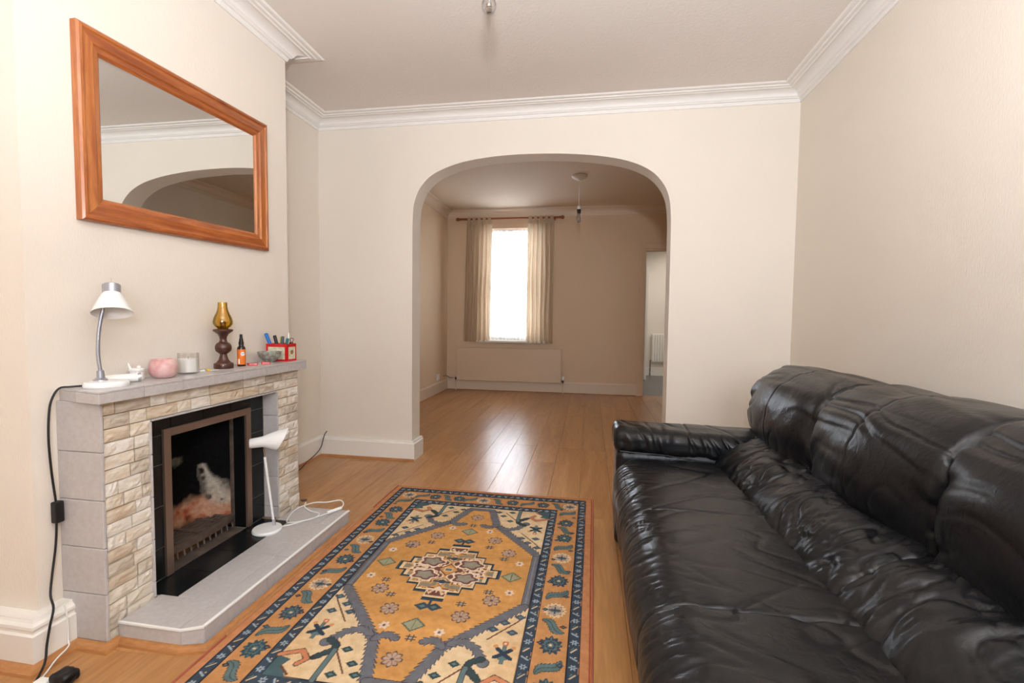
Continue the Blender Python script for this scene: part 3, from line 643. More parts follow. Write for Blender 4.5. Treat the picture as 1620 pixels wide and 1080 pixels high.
# ------------------------------------------------------------------ second lamp on the hearth
bx_, by_ = -1.445, 1.876; hz = HZ+.0
fl2 = empty('reading_lamp', (bx_, by_, hz), 'white reading lamp with slanted cone head and round base on the hearth', 'lamp')
dv2, hv2 = view_axes(bx_, by_)
MB().lathe([(.061, 0), (.0635, .003), (.0635, .010), (.060, .0145), (.03, .016), (0, .016)], (bx_, by_, hz), n=44, cap=False).build('base', 'white_enamel', fl2, True)
sb = Vector((bx_, by_, hz))+hv2*.030+dv2*.012
pt = Vector((bx_, by_, hz))-hv2*.008+Vector((0, 0, .375))
MB().lathe([(.007, 0), (.007, .028), (.005, .03)], sb+Vector((0, 0, .015)), (pt-sb), n=16).build('chrome_socket', 'chrome', fl2, True)
up_ = (pt-sb).normalized()
MB().tube([sb+up_*.045, pt-up_*.03], .0058, 14, 1).build('stem', 'white_enamel', fl2, True)
MB().tube([pt-up_*.032, pt+up_*.008], .0042, 12, 1).build('joint', 'chrome', fl2, True)
def P2(h, z, d=0): return Vector((bx_, by_, hz))+hv2*(h+.008)+dv2*d+Vector((0, 0, z+.032))
ringsV = []; n = 40
def ring(cen, u, w, r1, r2): return [cen+u*(r1*math.cos(2*PI*i/n))+w*(r2*math.sin(2*PI*i/n)) for i in range(n)]
Rg = [ring(P2(-.073, .381), (P2(0, 1)-P2(0, 0)), dv2, .010, .010), ring(P2(-.074, .381), (P2(0, 1)-P2(0, 0)), dv2, .018, .018), ring(P2(-.068, .382), (P2(0, 1)-P2(0, 0)), dv2, .0215, .0215), ring(P2(-.02, .385), (P2(.0, 1)-P2(0, 0)), dv2, .0245, .0245)]
ta, tb = P2(.086, .438), P2(.030, .338)
cen = (ta+tb)/2; u_ = (ta-tb).normalized(); hl = (ta-tb).length/2
for k in range(1, 7):
    t = k/6; c0 = P2(-.02, .385)*(1-t)+cen*t; uu = ((P2(0, 1)-P2(0, 0))*(1-t)+u_*t).normalized(); Rg.append(ring(c0, uu, dv2, .0245*(1-t)+hl*t, .0245*(1-t)+.052*t))
Rg.append(ring(cen-u_*.0006, u_, dv2, hl-.002, .050))
Rg.append(ring(P2(-.01, .385), (P2(0, 1)-P2(0, 0)), dv2, .021, .021))
V = [p for r_ in Rg for p in r_]; Fc = [(j*n+i, j*n+(i+1) % n, (j+1)*n+(i+1) % n, (j+1)*n+i) for j in range(len(Rg)-1) for i in range(n)]+[tuple(range(n))[::-1]]
MB().add(V, Fc).build('cone_shade', 'white_enamel', fl2, True)
wh = HZ+.0045
cable = [(-1.404, 1.905, wh+.004), (-1.372, 1.945, wh), (-1.335, 1.995, wh), (-1.30, 2.045, wh), (-1.262, 2.09, wh+.006), (-1.232, 2.132, wh+.01), (-1.228, 2.165, wh+.02), (-1.262, 2.19, wh+.03), (-1.325, 2.17, wh+.022), (-1.385, 2.16, wh+.02), (-1.445, 2.135, wh+.004), (-1.455, 2.09, wh), (-1.44, 2.03, wh), (-1.412, 1.97, wh), (-1.372, 1.955, wh+.006), (-1.335, 1.985, wh+.004), (-1.305, 2.035, wh), (-1.315, 2.085, wh), (-1.37, 2.10, wh), (-1.42, 2.125, wh+.008), (-1.43, 2.15, wh+.02)]
wc = MB().tube(cable, .0030, 8).build('white_flex', 'white_plastic', None, True, origin=(-1.35, 2.05, HZ)); tag(wc, 'white cable coiled loosely on the far end of the hearth', 'cable')
sw = MB().tube([(-1.268, 2.083, wh+.008), (-1.224, 2.138, wh+.014)], .0075, 8, 1).build('cable_switch', 'white_plastic', wc, True)

# ------------------------------------------------------------------ things on the mantel
def top_at(x, y, dz=0): return (x, y, zs(y)+dz)
ol = empty('oil_lamp', top_at(-1.578, 1.790), 'turned dark wooden oil lamp with amber glass chimney on the mantel', 'lamp')
c0 = top_at(-1.578, 1.790)
MB().lathe([(.037, 0), (.038, .002), (.038, .020), (.036, .023), (.029, .025), (.020, .037), (.0150, .053), (.0135, .062), (.020, .068), (.029, .076), (.032, .087), (.0315, .098), (.026, .109), (.016, .115), (.0135, .125), (.0145, .137), (.021, .150), (.034, .160), (.038, .163), (.0385, .170), (.030, .172), (.012, .1725)], c0, n=36).build('turned_base', 'darkwood', ol, True)
MB().lathe([(.0125, .172), (.013, .182), (.0115, .186), (.0125, .198), (.010, .206), (.004, .209)], c0, n=20).build('burner', 'darkwood', ol, True)
gl = [(.020, .1725), (.021, .176), (.030, .183), (.0375, .195), (.038, .206), (.034, .222), (.027, .238), (.0215, .252), (.0185, .268), (.0178, .288)]
MB().lathe(gl+[(r_-.0012, z_) for r_, z_ in gl[::-1]], c0, n=40, cap=False).build('glass_chimney', 'amber', ol, True)
bo = empty('spray_bottle', top_at(-1.565, 1.880), 'small dark spray bottle with orange label beside the oil lamp', 'bottle'); c0 = top_at(-1.565, 1.880)
M['bottle'] = mat('dark_brown_glass', (34, 20, 14), .1, coat=.5); M['orange'] = mat('orange_label', (232, 122, 44), .5); M['label_white'] = mat('white_label', (240, 240, 236), .5); M['blue_ink'] = mat('blue_ink', (60, 110, 170), .5)
MB().lathe([(.016, 0), (.0175, .002), (.0175, .078), (.0165, .085), (.011, .092), (.009, .096), (.009, .1)], c0, n=30).build('bottle_body', 'bottle', bo, True)
MB().lathe([(.0105, .098), (.0105, .110), (.0085, .113), (.0080, .124), (.0062, .127), (.0060, .143), (.0045, .146)], c0, n=20).build('spray_cap', 'black_plastic', bo, True)
MB().lathe([(.0178, .008), (.0179, .0085), (.0179, .077), (.0178, .0775)], c0, n=30, cap=False).build('label', 'orange', bo, True)
dvb, hvb = view_axes(*c0[:2])
def wrap(c, r, ang0, pts, name, m, parent):
    """flat print wrapped on a cylinder: pts (angle offset metres, z)"""
    V = []; base_ = math.atan2(-dvb.y, -dvb.x)+ang0
    for s_, z in pts: a_ = base_+s_/r; V.append((c[0]+r*math.cos(a_), c[1]+r*math.sin(a_), c[2]+z))
    return mesh(name, V, [tuple(range(len(V)))], m, parent)
for k, (cs, cz, a_, b_, mm_) in enumerate([(.006, .057, .010, .009, 'label_white')]):
    for q_ in range(4):  # ellipse in narrow strips so that it follows the curve
        s0, s1 = -a_+q_*a_/2, -a_+(q_+1)*a_/2; e = lambda s: b_*math.sqrt(max(0, 1-(s/a_)**2))
        wrap(c0, .01815, 0, [(cs+s0, cz-e(s0)), (cs+s1, cz-e(s1)), (cs+s1, cz+e(s1)), (cs+s0, cz+e(s0))], 'white_oval', mm_, bo)
for k in range(4): wrap(c0, .0183, 0, [(-.001+k*.0042, .0545), (.0016+k*.0042, .0545), (.0016+k*.0042, .060), (-.001+k*.0042, .060)], 'blue_lettering', 'blue_ink', bo)
wrap(c0, .01815, 0, [(-.013, .012), (-.007, .012), (-.007, .034), (-.013, .034)], 'small_print', 'label_white', bo)
cn = empty('glass_candle', top_at(-1.575, 1.606), 'white candle in a clear straight glass tumbler on the mantel', 'candle'); c0 = top_at(-1.575, 1.606)
g1 = [(.030, .0), (.035, .002), (.0365, .01), (.037, .082)]
MB().lathe(g1+[(.0355, .082), (.035, .006), (.0, .005)], c0, n=40, cap=False).build('tumbler', 'jar_glass', cn, True)
M['wax'] = mat('white_wax', (240, 238, 232), .45)
MB().lathe([(.0, .0062), (.034, .0065), (.0345, .008), (.0345, .058), (.033, .0595), (0, .0585)], c0, n=36, cap=False).build('wax', 'wax', cn, True)
MB().tube([(c0[0], c0[1], c0[2]+.058), (c0[0], c0[1], c0[2]+.066)], .0008, 6, 1).build('wick', 'black_rubber', cn)
pk = empty('pink_candle_holder', top_at(-1.558, 1.480), 'round marbled pink stone candle holder on the mantel', 'candle holder'); c0 = top_at(-1.558, 1.480)
M['pink'] = mat('marbled_pink_stone', (224, 192, 184), .35, bump=(50, .3, .003), var=(26, (204, 146, 146), .14), coat=.2)
prf = [(.0, .001), (.026, .0), (.034, .004), (.043, .018), (.0465, .034), (.0455, .050), (.041, .062), (.036, .069), (.033, .070), (.030, .066), (.030, .050), (.0, .048)]
pm = MB().lathe(prf, c0, n=48, cap=False).build('stone_bowl', 'pink', pk, True)
for v in pm.data.vertices:
    q_ = np.array([[v.co.x, v.co.y, v.co.z]]); f_ = 1+.045*float(noise(q_*42, 3)[0]); v.co.x *= f_; v.co.y *= f_
# fallen tube and small jar
tu = empty('white_tube', top_at(-1.575, 1.342), 'white cylindrical tube with a glassy end lying on its side by the desk lamp', 'tube')
a_, b_ = Vector(top_at(-1.606, 1.300, .0145)), Vector(top_at(-1.548, 1.378, .0155)); ax_ = (b_-a_); L_ = ax_.length
MB().lathe([(.0, 0), (.0135, .0), (.0145, .002), (.0145, L_-.012), (.0150, L_-.010), (.0155, L_)], a_, ax_, 30, False).build('tube_body', 'white_plastic', tu, True)
M['gold_glass'] = mat('tinted_lens', (150, 132, 92), .08, metal=.6)
MB().lathe([(.0155, L_), (.0150, L_+.002), (.011, L_+.0005), (.0, L_-.001)], a_, ax_, 30, False).build('end_lens', 'gold_glass', tu, True)
MB().lathe([(.0158, L_-.006), (.0162, L_-.004), (.0160, L_+.0025), (.0148, L_+.003)], a_, ax_, 30, False).build('metal_rim', 'chrome', tu, True)
jr = empty('pill_pot', top_at(-1.603, 1.417), 'small white pot with flat lid behind the fallen tube', 'pot'); c0 = top_at(-1.603, 1.417)
MB().lathe([(.019, 0), (.0205, .002), (.0205, .030), (.019, .032)], c0, n=28).build('pot_body', 'white_plastic', jr, True)
MB().lathe([(.0235, .0315), (.024, .033), (.024, .038), (.022, .040), (.0, .041)], c0, n=28, cap=False).build('lid', 'white_plastic', jr, True)
MB().tube([(c0[0]-.010, c0[1]-.014, c0[2]+.039), (c0[0]-.013, c0[1]-.018, c0[2]+.052), (c0[0]-.014, c0[1]-.018, c0[2]+.060)], [.005, .0045, .004, .003, .002], 10, 2).build('nozzle', 'white_plastic', jr, True)
MB().lathe([(.006, .0405), (.006, .047), (.003, .050)], (c0[0]+.004, c0[1]+.004, c0[2]), n=14).build('knob', 'wax', jr, True)
yb = empty('yellow_earplug', top_at(-1.552, 1.668), 'tiny yellow and white trinket between the candle and the oil lamp', 'trinket'); c0 = Vector(top_at(-1.552, 1.668))
M['yellow'] = mat('yellow_plastic', (246, 196, 40), .4)
MB().lathe([(.003, 0), (.0065, .003), (.0070, .007), (.004, .011)], c0+Vector((.004, .006, 0)), n=16).build('yellow_bead', 'yellow', yb, True)
MB().tube([c0+Vector((-.016, -.016, .004)), c0+Vector((-.004, -.004, .004))], [.003, .005, .004], 10, 2).build('white_end', 'wax', yb, True)
MB().tube([c0+Vector((.006, .008, .004)), c0+Vector((.016, .046, .0035))], .0013, 6, 1).build('stick', 'white_plastic', yb, True)
M['red'] = mat('red_card', (206, 36, 42), .45); M['red_tin'] = mat('red_tin_paint', (208, 22, 26), .3, coat=.4)
for i, (x, y, rz, L1, lab) in enumerate(((-1.545, 1.925, .9, .040, 'flat red packet next to the spray bottle'), (-1.520, 1.982, .75, .036, 'flat red packet in front of the speckled bowl'))):
    mbx = empty('red_packet', top_at(x, y), lab, 'packet', 'red packets on the mantel'); mbx.rotation_euler = (0, 0, rz)
    for nm, bb, mt in (('packet_body', (-L1/2, L1/2, -.012, .012, 0, .0105), 'red'), ('packet_print', (-L1*.4, L1*.4, -.0124, -.0120, .003, .008), 'pink'), ('packet_top_print', (-L1*.42, L1*.42, -.007, .007, .0105, .0109), 'pink')):
        me_ = MB().box(*bb); o = me_.build(nm, mt, None, bevel=.0008 if nm == 'packet_body' else 0); o.parent = mbx
# speckled bowl
bw = empty('ceramic_bowl', top_at(-1.553, 2.052), 'small grey-green speckled ceramic bowl in front of the red tin', 'bowl'); c0 = top_at(-1.553, 2.052)
M['celadon'] = mat('speckled_celadon', (158, 166, 154), .35, var=(70, (134, 120, 110), .08), coat=.3)
MB().lathe([(.0, .001), (.019, .0), (.020, .006), (.030, .012), (.044, .026), (.0515, .042), (.054, .054), (.0525, .0545), (.048, .042), (.038, .024), (.022, .014), (.0, .012)], c0, n=44, cap=False).build('bowl_body', 'celadon', bw, True)
# red tin with pens
tx0, tx1, ty0, ty1 = -1.617, -1.500, 2.112, 2.188; tz = zs(2.15); th = .088
tn = empty('pen_tin', ((tx0+tx1)/2, (ty0+ty1)/2, tz), 'red rectangular tin with cream picture panels holding pens on the end of the mantel', 'tin')
b = MB(); b.box(tx0, tx1, ty0, ty0+.002, tz, tz+th).box(tx0, tx1, ty1-.002, ty1, tz, tz+th).box(tx0, tx0+.002, ty0+.002, ty1-.002, tz, tz+th).box(tx1-.002, tx1, ty0+.002, ty1-.002, tz, tz+th).box(tx0+.002, tx1-.002, ty0+.002, ty1-.002, tz, tz+.003)
b.build('tin_body', 'red_tin', tn)
M['cream_print'] = mat('cream_picture_print', (226, 222, 196), .5, var=(60, (196, 190, 160), .2)); M['print_fig'] = mat('rust_print', (186, 96, 60), .5, var=(120, (96, 120, 70), .1))
boxo('picture_panel', (tx0+.012, tx1-.012, ty0-.0006, ty0-.0001, tz+.010, tz+th-.016), 'cream_print', tn)
boxo('picture_panel', (tx1+.0001, tx1+.0006, ty0+.012, ty1-.010, tz+.010, tz+th-.016), 'cream_print', tn)
MB().lathe([(.0, .0), (.011, .0), (.012, .0004), (0, .0005)], (tx1+.0006, (ty0+ty1)/2, tz+.045), (1, 0, 0), 12, False).build('printed_figure', 'print_fig', tn)
def pen(name, lab, cat, base_, top_, r, m, tip=None, grp='pens in the red tin'):
    base_, top_ = Vector(base_), Vector(top_)
    o = empty(name, tuple(base_), lab, cat, grp); L_ = (top_-base_).length
    MB().lathe([(r*.4, 0), (r, .008), (r, L_*.45)], base_, top_-base_, 12).build('barrel', tip or m, o, True)
    MB().lathe([(r*1.12, L_*.45), (r*1.15, L_-.004), (r*.8, L_)], base_, top_-base_, 12).build('cap', m, o, True)
M['blue_pen'] = mat('blue_pen_plastic', (28, 110, 190), .35); M['lime'] = mat('lime_pen_plastic', (206, 224, 40), .35); M['teal_pen'] = mat('teal_pen_plastic', (30, 110, 112), .35); M['grey_pen'] = mat('slate_pen_plastic', (66, 76, 92), .4)
zb = tz+.005
pen('marker_pen', 'blue marker leaning left out of the red tin', 'pen', (-1.575, 2.135, zb), (-1.622, 2.118, tz+.140), .0078, 'blue_pen', 'black_plastic')
pen('marker_pen', 'black marker leaning left just right of the blue one in the tin', 'pen', (-1.560, 2.145, zb), (-1.585, 2.135, tz+.130), .0072, 'black_plastic')
pen('highlighter', 'lime yellow highlighter standing in the red tin', 'pen', (-1.558, 2.155, zb), (-1.556, 2.150, tz+.122), .0068, 'lime')
pen('marker_pen', 'slate grey marker leaning right in the middle of the tin', 'pen', (-1.552, 2.135, zb), (-1.536, 2.132, tz+.126), .0068, 'grey_pen')
pen('marker_pen', 'teal pen leaning right at the front of the tin', 'pen', (-1.545, 2.150, zb), (-1.515, 2.140, tz+.116), .006, 'teal_pen')
pen('ballpoint_pen', 'thin white ballpoint standing tallest at the right of the tin', 'pen', (-1.530, 2.160, zb), (-1.522, 2.160, tz+.142), .003, 'white_plastic')
sc_ = empty('scissors', (-1.512, 2.165, zb), 'scissors with a grey loop handle sticking out of the tin', 'scissors')
M['pinkgrey'] = mat('grey_pink_handle', (120, 84, 92), .4)
MB().tube([(-1.512, 2.165, tz+.092), (-1.522, 2.168, tz+.108), (-1.514, 2.172, tz+.116), (-1.504, 2.172, tz+.108), (-1.510, 2.166, tz+.092)], .002, 8).build('handle_loop', 'pinkgrey', sc_, True)
MB().box(-1.516, -1.508, 2.163, 2.166, zb, tz+.093).build('blade', 'chrome', sc_)
bt = MB().lathe([(.0, 0), (.011, .002), (.012, .074), (.009, .090), (.0, .092)], (-1.514, 2.170, tz+.004), (.02, .0, 1), 16, False).build('glasses_case', 'black_plastic', None, True, origin=(-1.514, 2.170, tz)); bt.location = (-1.520, 2.174, tz); tag(bt, 'rounded black object just clearing the right end of the tin', 'case')

# ------------------------------------------------------------------ light fittings
def filament_bulb(parent, c, s=1, up=1):
    c = Vector(c)
    MB().lathe([(.0, -.030*s), (.012*s, -.028*s), (.022*s, -.019*s), (.0285*s, -.004*s), (.029*s, .006*s), (.024*s, .022*s), (.016*s, .038*s), (.0125*s, .050*s)], c, n=28, cap=False).build('glass_bulb', 'bulb_glass', parent, True)
    MB().lathe([(.005*s, .050*s), (.006*s, .02*s), (.003*s, .012*s)], c, n=12).build('glass_stem', 'jar_glass', parent, True)
    MB().tube([c+Vector((-.008*s, 0, .012*s)), c+Vector((-.010*s, 0, -.004*s)), c+Vector((0, 0, .000)), c+Vector((.010*s, 0, -.004*s)), c+Vector((.008*s, 0, .012*s))], .0008*s, 6).build('filament', 'brass', parent, True)
    MB().lathe([(.0125*s, .049*s), (.0135*s, .052*s), (.0135*s, .072*s), (.011*s, .076*s)], c, n=20).build('bulb_cap', 'brass', parent, True)
nb = empty('ceiling_bulb', (-.407, 1.83, ZC), 'bare clear bulb in a short pendant at the top edge of the front room ceiling', 'light')
filament_bulb(nb, (-.407, 1.82, 2.270))
MB().lathe([(.016, .070), (.019, .074), (.019, .105), (.014, .120), (.006, .135), (.004, .14)], (-.407, 1.82, 2.270), n=24).build('lampholder', 'white_plastic', nb, True)
MB().tube([(-.407, 1.82, 2.40), (-.407, 1.82, ZC-.02)], .0035, 8, 1).build('flex', 'white_plastic', nb, True)
MB().lathe([(.040, -.004), (.042, -.010), (.038, -.020), (.02, -.028), (.006, -.032)], (-.407, 1.82, ZC+.004), n=30).build('ceiling_rose', 'white_plastic', nb, True)
fbp = empty('pendant_light', (-.132, 5.12, ZC2), 'pendant flex with a bare clear bulb hanging in the far room', 'light')
MB().lathe([(.082, .0), (.085, -.008), (.075, -.022), (.05, -.036), (.03, -.046), (.008, -.052)], (-.132, 5.12, ZC2), n=36).build('ceiling_rose', 'cornice', fbp, True)
MB().tube([(-.132, 5.12, ZC2-.05), (-.133, 5.12, 2.27)], .0035, 8, 1).build('flex', 'white_plastic', fbp, True)
MB().lathe([(.010, .0), (.017, -.008), (.019, -.030), (.019, -.038)], (-.133, 5.12, 2.278), n=20).build('lampholder', 'white_plastic', fbp, True)
MB().lathe([(.0215, -.038), (.020, -.075), (.012, -.082)], (-.133, 5.12, 2.278), n=20).build('holder_skirt', 'black_plastic', fbp, True)
filament_bulb(fbp, (-.133, 5.12, 2.135), 1.15)

# ------------------------------------------------------------------ curtains
cy = YF-.085
po = empty('curtain_pole', (-1.12, cy, 2.465), 'reddish wooden curtain pole above the far window', 'curtain pole')
MB().tube([(-1.86, cy, 2.464), (-.42, cy, 2.462)], .014, 14, 1).build('pole', 'polewood', po, True)
for s_, x in ((-1, -1.855), (1, -.425)):
    MB().lathe([(.014, -.01), (.020, .0), (.013, .010), (.022, .022), (.026, .036), (.020, .050), (.006, .060)], (x, cy, 2.463), (s_, 0, 0), 18).build('finial', 'polewood', po, True)
for x in (-1.74, -.50): MB().box(x-.012, x+.012, cy, YF, 2.44, 2.475).build('bracket', 'polewood', po, bevel=.003)
def curtain(name, lab, xt0, xt1, xb0, xb1, zt, zb_, nf, amp, seed, m, y0, tabs=0, cat='curtain', thick=0, hem=.03):
    nx, nz_ = 140, 60; rnd = random.Random(seed); ph = [rnd.uniform(0, 6.28) for _ in range(4)]
    V = []
    for j in range(nz_+1):
        t = j/nz_; z = zt+(zb_-zt)*t
        for i in range(nx+1):
            u = i/nx; uu = u+.012*math.sin(3*u*6.28+ph[1])*t
            x = (xt0+(xt1-xt0)*u)*(1-t)+(xb0+(xb1-xb0)*u)*t+.006*math.sin(9*t+ph[2])*math.sin(6.28*u)
            f = math.sin(2*PI*nf*uu+ph[0]); f = math.copysign(abs(f)**.75, f)
            y = y0+amp*(.75+.4*t)*f+amp*.35*math.sin(2*PI*nf*.43*uu+ph[3]+2*t)
            V.append((x, y, z+(.006*math.sin(6.28*nf*u) if j == nz_ else 0)))
    Fc = [(j*(nx+1)+i, j*(nx+1)+i+1, (j+1)*(nx+1)+i+1, (j+1)*(nx+1)+i) for j in range(nz_) for i in range(nx)]
    root = empty(name, ((xt0+xt1)/2, y0, zt), lab, cat)
    mesh('cloth', V, Fc, m, root, True)
    for k in range(tabs):
        x = xt0+(xt1-xt0)*(k+.5)/tabs
        MB().box(x-.022, x+.022, cy-.020, cy-.0165, zt-.05, zt+.055).box(x-.022, x+.022, cy+.0165, cy+.020, zt-.05, zt+.055).box(x-.022, x+.022, cy-.020, cy+.020, zt+.05, zt+.054).build('tab', m, root)
    return root
curtain('curtain', 'beige tab-top curtain gathered at the left side of the far window', -1.755, -1.385, -1.80, -1.41, 2.430, .720, 6, .024, 3, 'curtain', cy, 5)
curtain('curtain', 'beige tab-top curtain gathered at the right side of the far window', -.875, -.50, -.885, -.505, 2.430, .712, 6, .024, 8, 'curtain', cy, 5)
curtain('net_curtain', 'sheer white net curtain across the far window', -1.535, -.67, -1.535, -.67, 2.332, .748, 16, .008, 5, 'sheer', YF+.05, 0)
# ------------------------------------------------------------------ radiators
ra = empty('radiator', (-1.135, YF-.06, .15), 'long cream panel radiator below the far window', 'radiator')
MB().box(-1.895, -.378, YF-.085, YF-.072, .150, .618).build('front_panel', 'radiator', ra, bevel=.004)
MB().box(-1.885, -.388, YF-.045, YF-.032, .155, .612).build('rear_panel', 'radiator', ra, bevel=.004)
g = MB().box(-1.893, -.380, YF-.088, YF-.030, .612, .628); g.build('top_grille', 'radiator', ra, bevel=.003)
for k in range(5): MB().box(-1.89+.37*k, -1.88+.37*k, YF-.072, YF-.045, .17, .60).build('fin', 'radiator', ra)
for y0 in (.575,): boxo('pressed_line', (-1.88, -.40, YF-.0872, YF-.0850, y0, y0+.004), 'radiator', ra)
for x, nm in ((-1.915, 'lockshield_valve'), (-.350, 'valve')):
    MB().lathe([(.008, -.02), (.013, -.012), (.013, .012), (.009, .02)], (x, YF-.06, .17), n=14).build(nm, 'brass', ra, True)
    MB().tube([(x, YF-.06, .17), (x+(.03 if x < -1 else -.03), YF-.06, .172)], .006, 8, 1).build('tailpiece', 'brass', ra, True)
    MB().tube([(x, YF-.06, .15), (x, YF-.06, 0)], .0075, 10, 1).build('pipe', 'radiator', ra, True)
MB().lathe([(.012, .0), (.019, .008), (.019, .045), (.014, .055)], (-.350, YF-.06, .19), n=18).build('valve_head', 'white_plastic', ra, True)
kr = empty('kitchen_radiator', (1.55, 9.02, .26), 'white ribbed radiator on the wall of the room beyond the far doorway', 'radiator')
MB().box(1.175, 1.95, 9.035, 9.07, .26, .80).build('panel', 'gloss_white', kr, bevel=.004)
for k in range(17): MB().box(1.185+k*.046, 1.209+k*.046, 9.018, 9.036, .28, .785).build('rib', 'gloss_white', kr, bevel=.006)
MB().tube([(1.155, 9.05, 0), (1.155, 9.05, .29), (1.18, 9.05, .29)], .008, 8, 1).build('pipe', 'brass', kr, True)
so = empty('wall_socket', (XL2, 6.158, .222), 'white double socket low on the left wall of the far room', 'socket')
boxo('faceplate', (XL2, XL2+.009, 6.09, 6.225, .185, .265), 'white_plastic', so, .002)
for y in (6.125, 6.19): boxo('rocker', (XL2+.009, XL2+.012, y-.006, y+.006, .238, .254), 'white_plastic', so, .001)
lp = MB().tube([(XL2+.006, 6.40, .215), (XL2+.012, 6.47, .21), (XL2+.03, 6.53, .20), (XL2+.05, 6.565, .175), (XL2+.10, 6.566, .17)], .004, 8).build('far_cable', 'black_rubber', None, True, origin=(XL2+.02, 6.5, .2)); tag(lp, 'short dark cable above the skirting in the far left corner', 'cable')
ac = MB().tube([(-1.955, 3.216, .185), (-1.962, 3.196, .165), (-1.972, 3.186, .12), (-1.975, 3.165, .075), (-1.965, 3.08, .045), (-1.955, 2.95, .024), (-1.94, 2.85, .005), (-1.90, 2.6, .004)], .0032, 8).build('alcove_cable', 'black_rubber', None, True, origin=(-1.96, 3.1, 0)); tag(ac, 'thin brown cable drooping from the alcove corner skirting behind the fireplace', 'cable')

# bits on the floor
pc = empty('black_plug', (-1.478, 1.062, 0), 'black plug lying on the floor by the chimney breast skirting', 'plug')
P, Q = soft_box((-1.472, 1.058, .016), (.030, .024, .0155), (.012, .012, .010), .003, disp=lambda p, n, t: .0025*fbm(p*70, 2, 2)); np_mesh('plug_body', P, Q, 'black_plastic', pc)
MB().tube([(-1.45, 1.07, .016), (-1.435, 1.05, .012), (-1.43, 1.0, .004), (-1.42, .9, .004)], .0035, 8).build('plug_lead', 'black_rubber', pc, True)
wf = MB().tube([(-1.600, 1.157, .150), (-1.594, 1.160, .10), (-1.592, 1.158, .04), (-1.575, 1.145, .028), (-1.560, 1.10, .022), (-1.545, 1.05, .004), (-1.51, .95, .003)], .0022, 8).build('thin_white_cable', 'white_plastic', None, True, origin=(-1.57, 1.1, 0)); tag(wf, 'thin white cable running down the skirting beside the fireplace', 'cable')
ws = boxo('white_adaptor', (-1.535, -1.497, 1.020, 1.046, 0, .018), 'white_plastic', None, .004); tag(ws, 'flat white adaptor lying beside the black plug', 'adaptor')
kn = MB().lathe([(.0, .0), (.019, .0), (.019, .002), (.010, .0035), (.0, .0035)], (-1.600, 2.385, 0), n=20, cap=False).build('pipe_hole_cover', 'darkwood', None, True, origin=(-1.6, 2.385, 0)); tag(kn, 'small dark round cover in the laminate behind the hearth', 'cover')
P, Q = soft_box((-1.560, 2.225, .035), (.045, .035, .0345), (.03, .03, .03), .006, disp=lambda p, n, t: .008*fbm(p*25, 4, 3)); o = np_mesh('plaster_lump', P, Q, 'mortar'); tag(o, 'rough grey plaster lump at the foot of the fireplace beyond the hearth', 'plaster')

# ------------------------------------------------------------------ rug
RX0, RX1, RY0, RY1 = -1.160, .042, .935, 2.705; CX, CY = -.560, 1.820
res = .0025
nx, ny = int((RX1-RX0)/res), int((RY1-RY0)/res)
gu = np.linspace(RX0, RX1, nx+1)-CX; gv = np.linspace(RY0, RY1, ny+1)-CY
U, Vg = np.meshgrid(gu, gv, indexing='ij'); U = U.ravel(); Vg = Vg.ravel(); NP = len(U)
C = np.tile(np.array(lin((222, 152, 84))), (NP, 1))
def srgb(c): return np.array(lin(c))
NAVY, TEAL, GREY, ORG, CREAM, BRN, LIL, RED, GOLD = (66, 78, 92), (102, 124, 126), (112, 114, 122), (208, 154, 92), (226, 200, 162), (112, 74, 62), (184, 160, 146), (168, 92, 72), (200, 146, 96)
def paint(mask, c): C[mask] = srgb(c)
A, B = np.abs(U), np.abs(Vg)
pn = np.stack([U*1.0, Vg*1.0, U*0], 1)
j1 = fbm(pn*90, 11, 2)*.0018
def inrect(hx, hy): return (A+j1 < hx) & (B+j1 < hy)
paint(np.ones(NP, bool), (200, 140, 98))
paint((A > .590) | (B > .874), RED); paint((A > .5965), (206, 130, 84))
paint(inrect(.560, .846), NAVY); paint(inrect(.526, .800), GOLD); paint(inrect(.523, .797), GOLD)
paint(inrect(.407, .686), NAVY); paint(inrect(.371, .643), CREAM)
# field mottling inside the main border
# guard border marks
def motif(cx, cy, r, fn):
    """evaluate fn on local coords for cells near (cx,cy)"""
    m_ = (np.abs(U-cx) < r) & (np.abs(Vg-cy) < r); idx = np.nonzero(m_)[0]
    fn(U[idx]-cx, Vg[idx]-cy, idx)
def put(idx, mask, c): C[idx[mask]] = srgb(c)
LB, LC = (160, 176, 188), (214, 190, 160)
def mark(kind, rot):
    def f(x, y, idx):
        if rot: x, y = y, x
        if kind == 0: r_ = np.hypot(x, y*1.1); th = np.arctan2(y, x); put(idx, r_ < .0105*(1+.35*np.cos(6*th)), LB); put(idx, r_ < .0035, NAVY)
        elif kind == 1: d_, _ = segd(x, y, -.009, -.009, .008, .008); put(idx, d_ < .0026, LC); d_, _ = segd(x, y, -.009, .002, -.002, .010); put(idx, d_ < .002, TEAL)
        else: d_, _ = segd(x, y, -.010, .006, .010, -.006); put(idx, d_ < .003, LB); put(idx, np.hypot(x-.006, y-.007) < .003, LC)
    return f
k = 0
for (hx, hy) in ((.543, .822), (.389, .664)):
    n_ = int(2*hy/.0365)
    for i in range(n_+1):
        for s_ in (-1, 1): motif(s_*hx, -hy+2*hy*i/n_, .02, mark(k % 3, False)); k += 1
    n_ = int(2*hx/.0365)
    for i in range(1, n_):
        for s_ in (-1, 1): motif(-hx+2*hx*i/n_, s_*hy, .02, mark(k % 3, True)); k += 1
for hx, hy, w in ((.562, .848, .0022), (.524, .798, .0022), (.409, .688, .0022), (.370, .642, .0026)):
    e = (np.abs(A-hx) < w) & (B < hy+w) | (np.abs(B-hy) < w) & (A < hx+w); paint(e, (44, 48, 60))
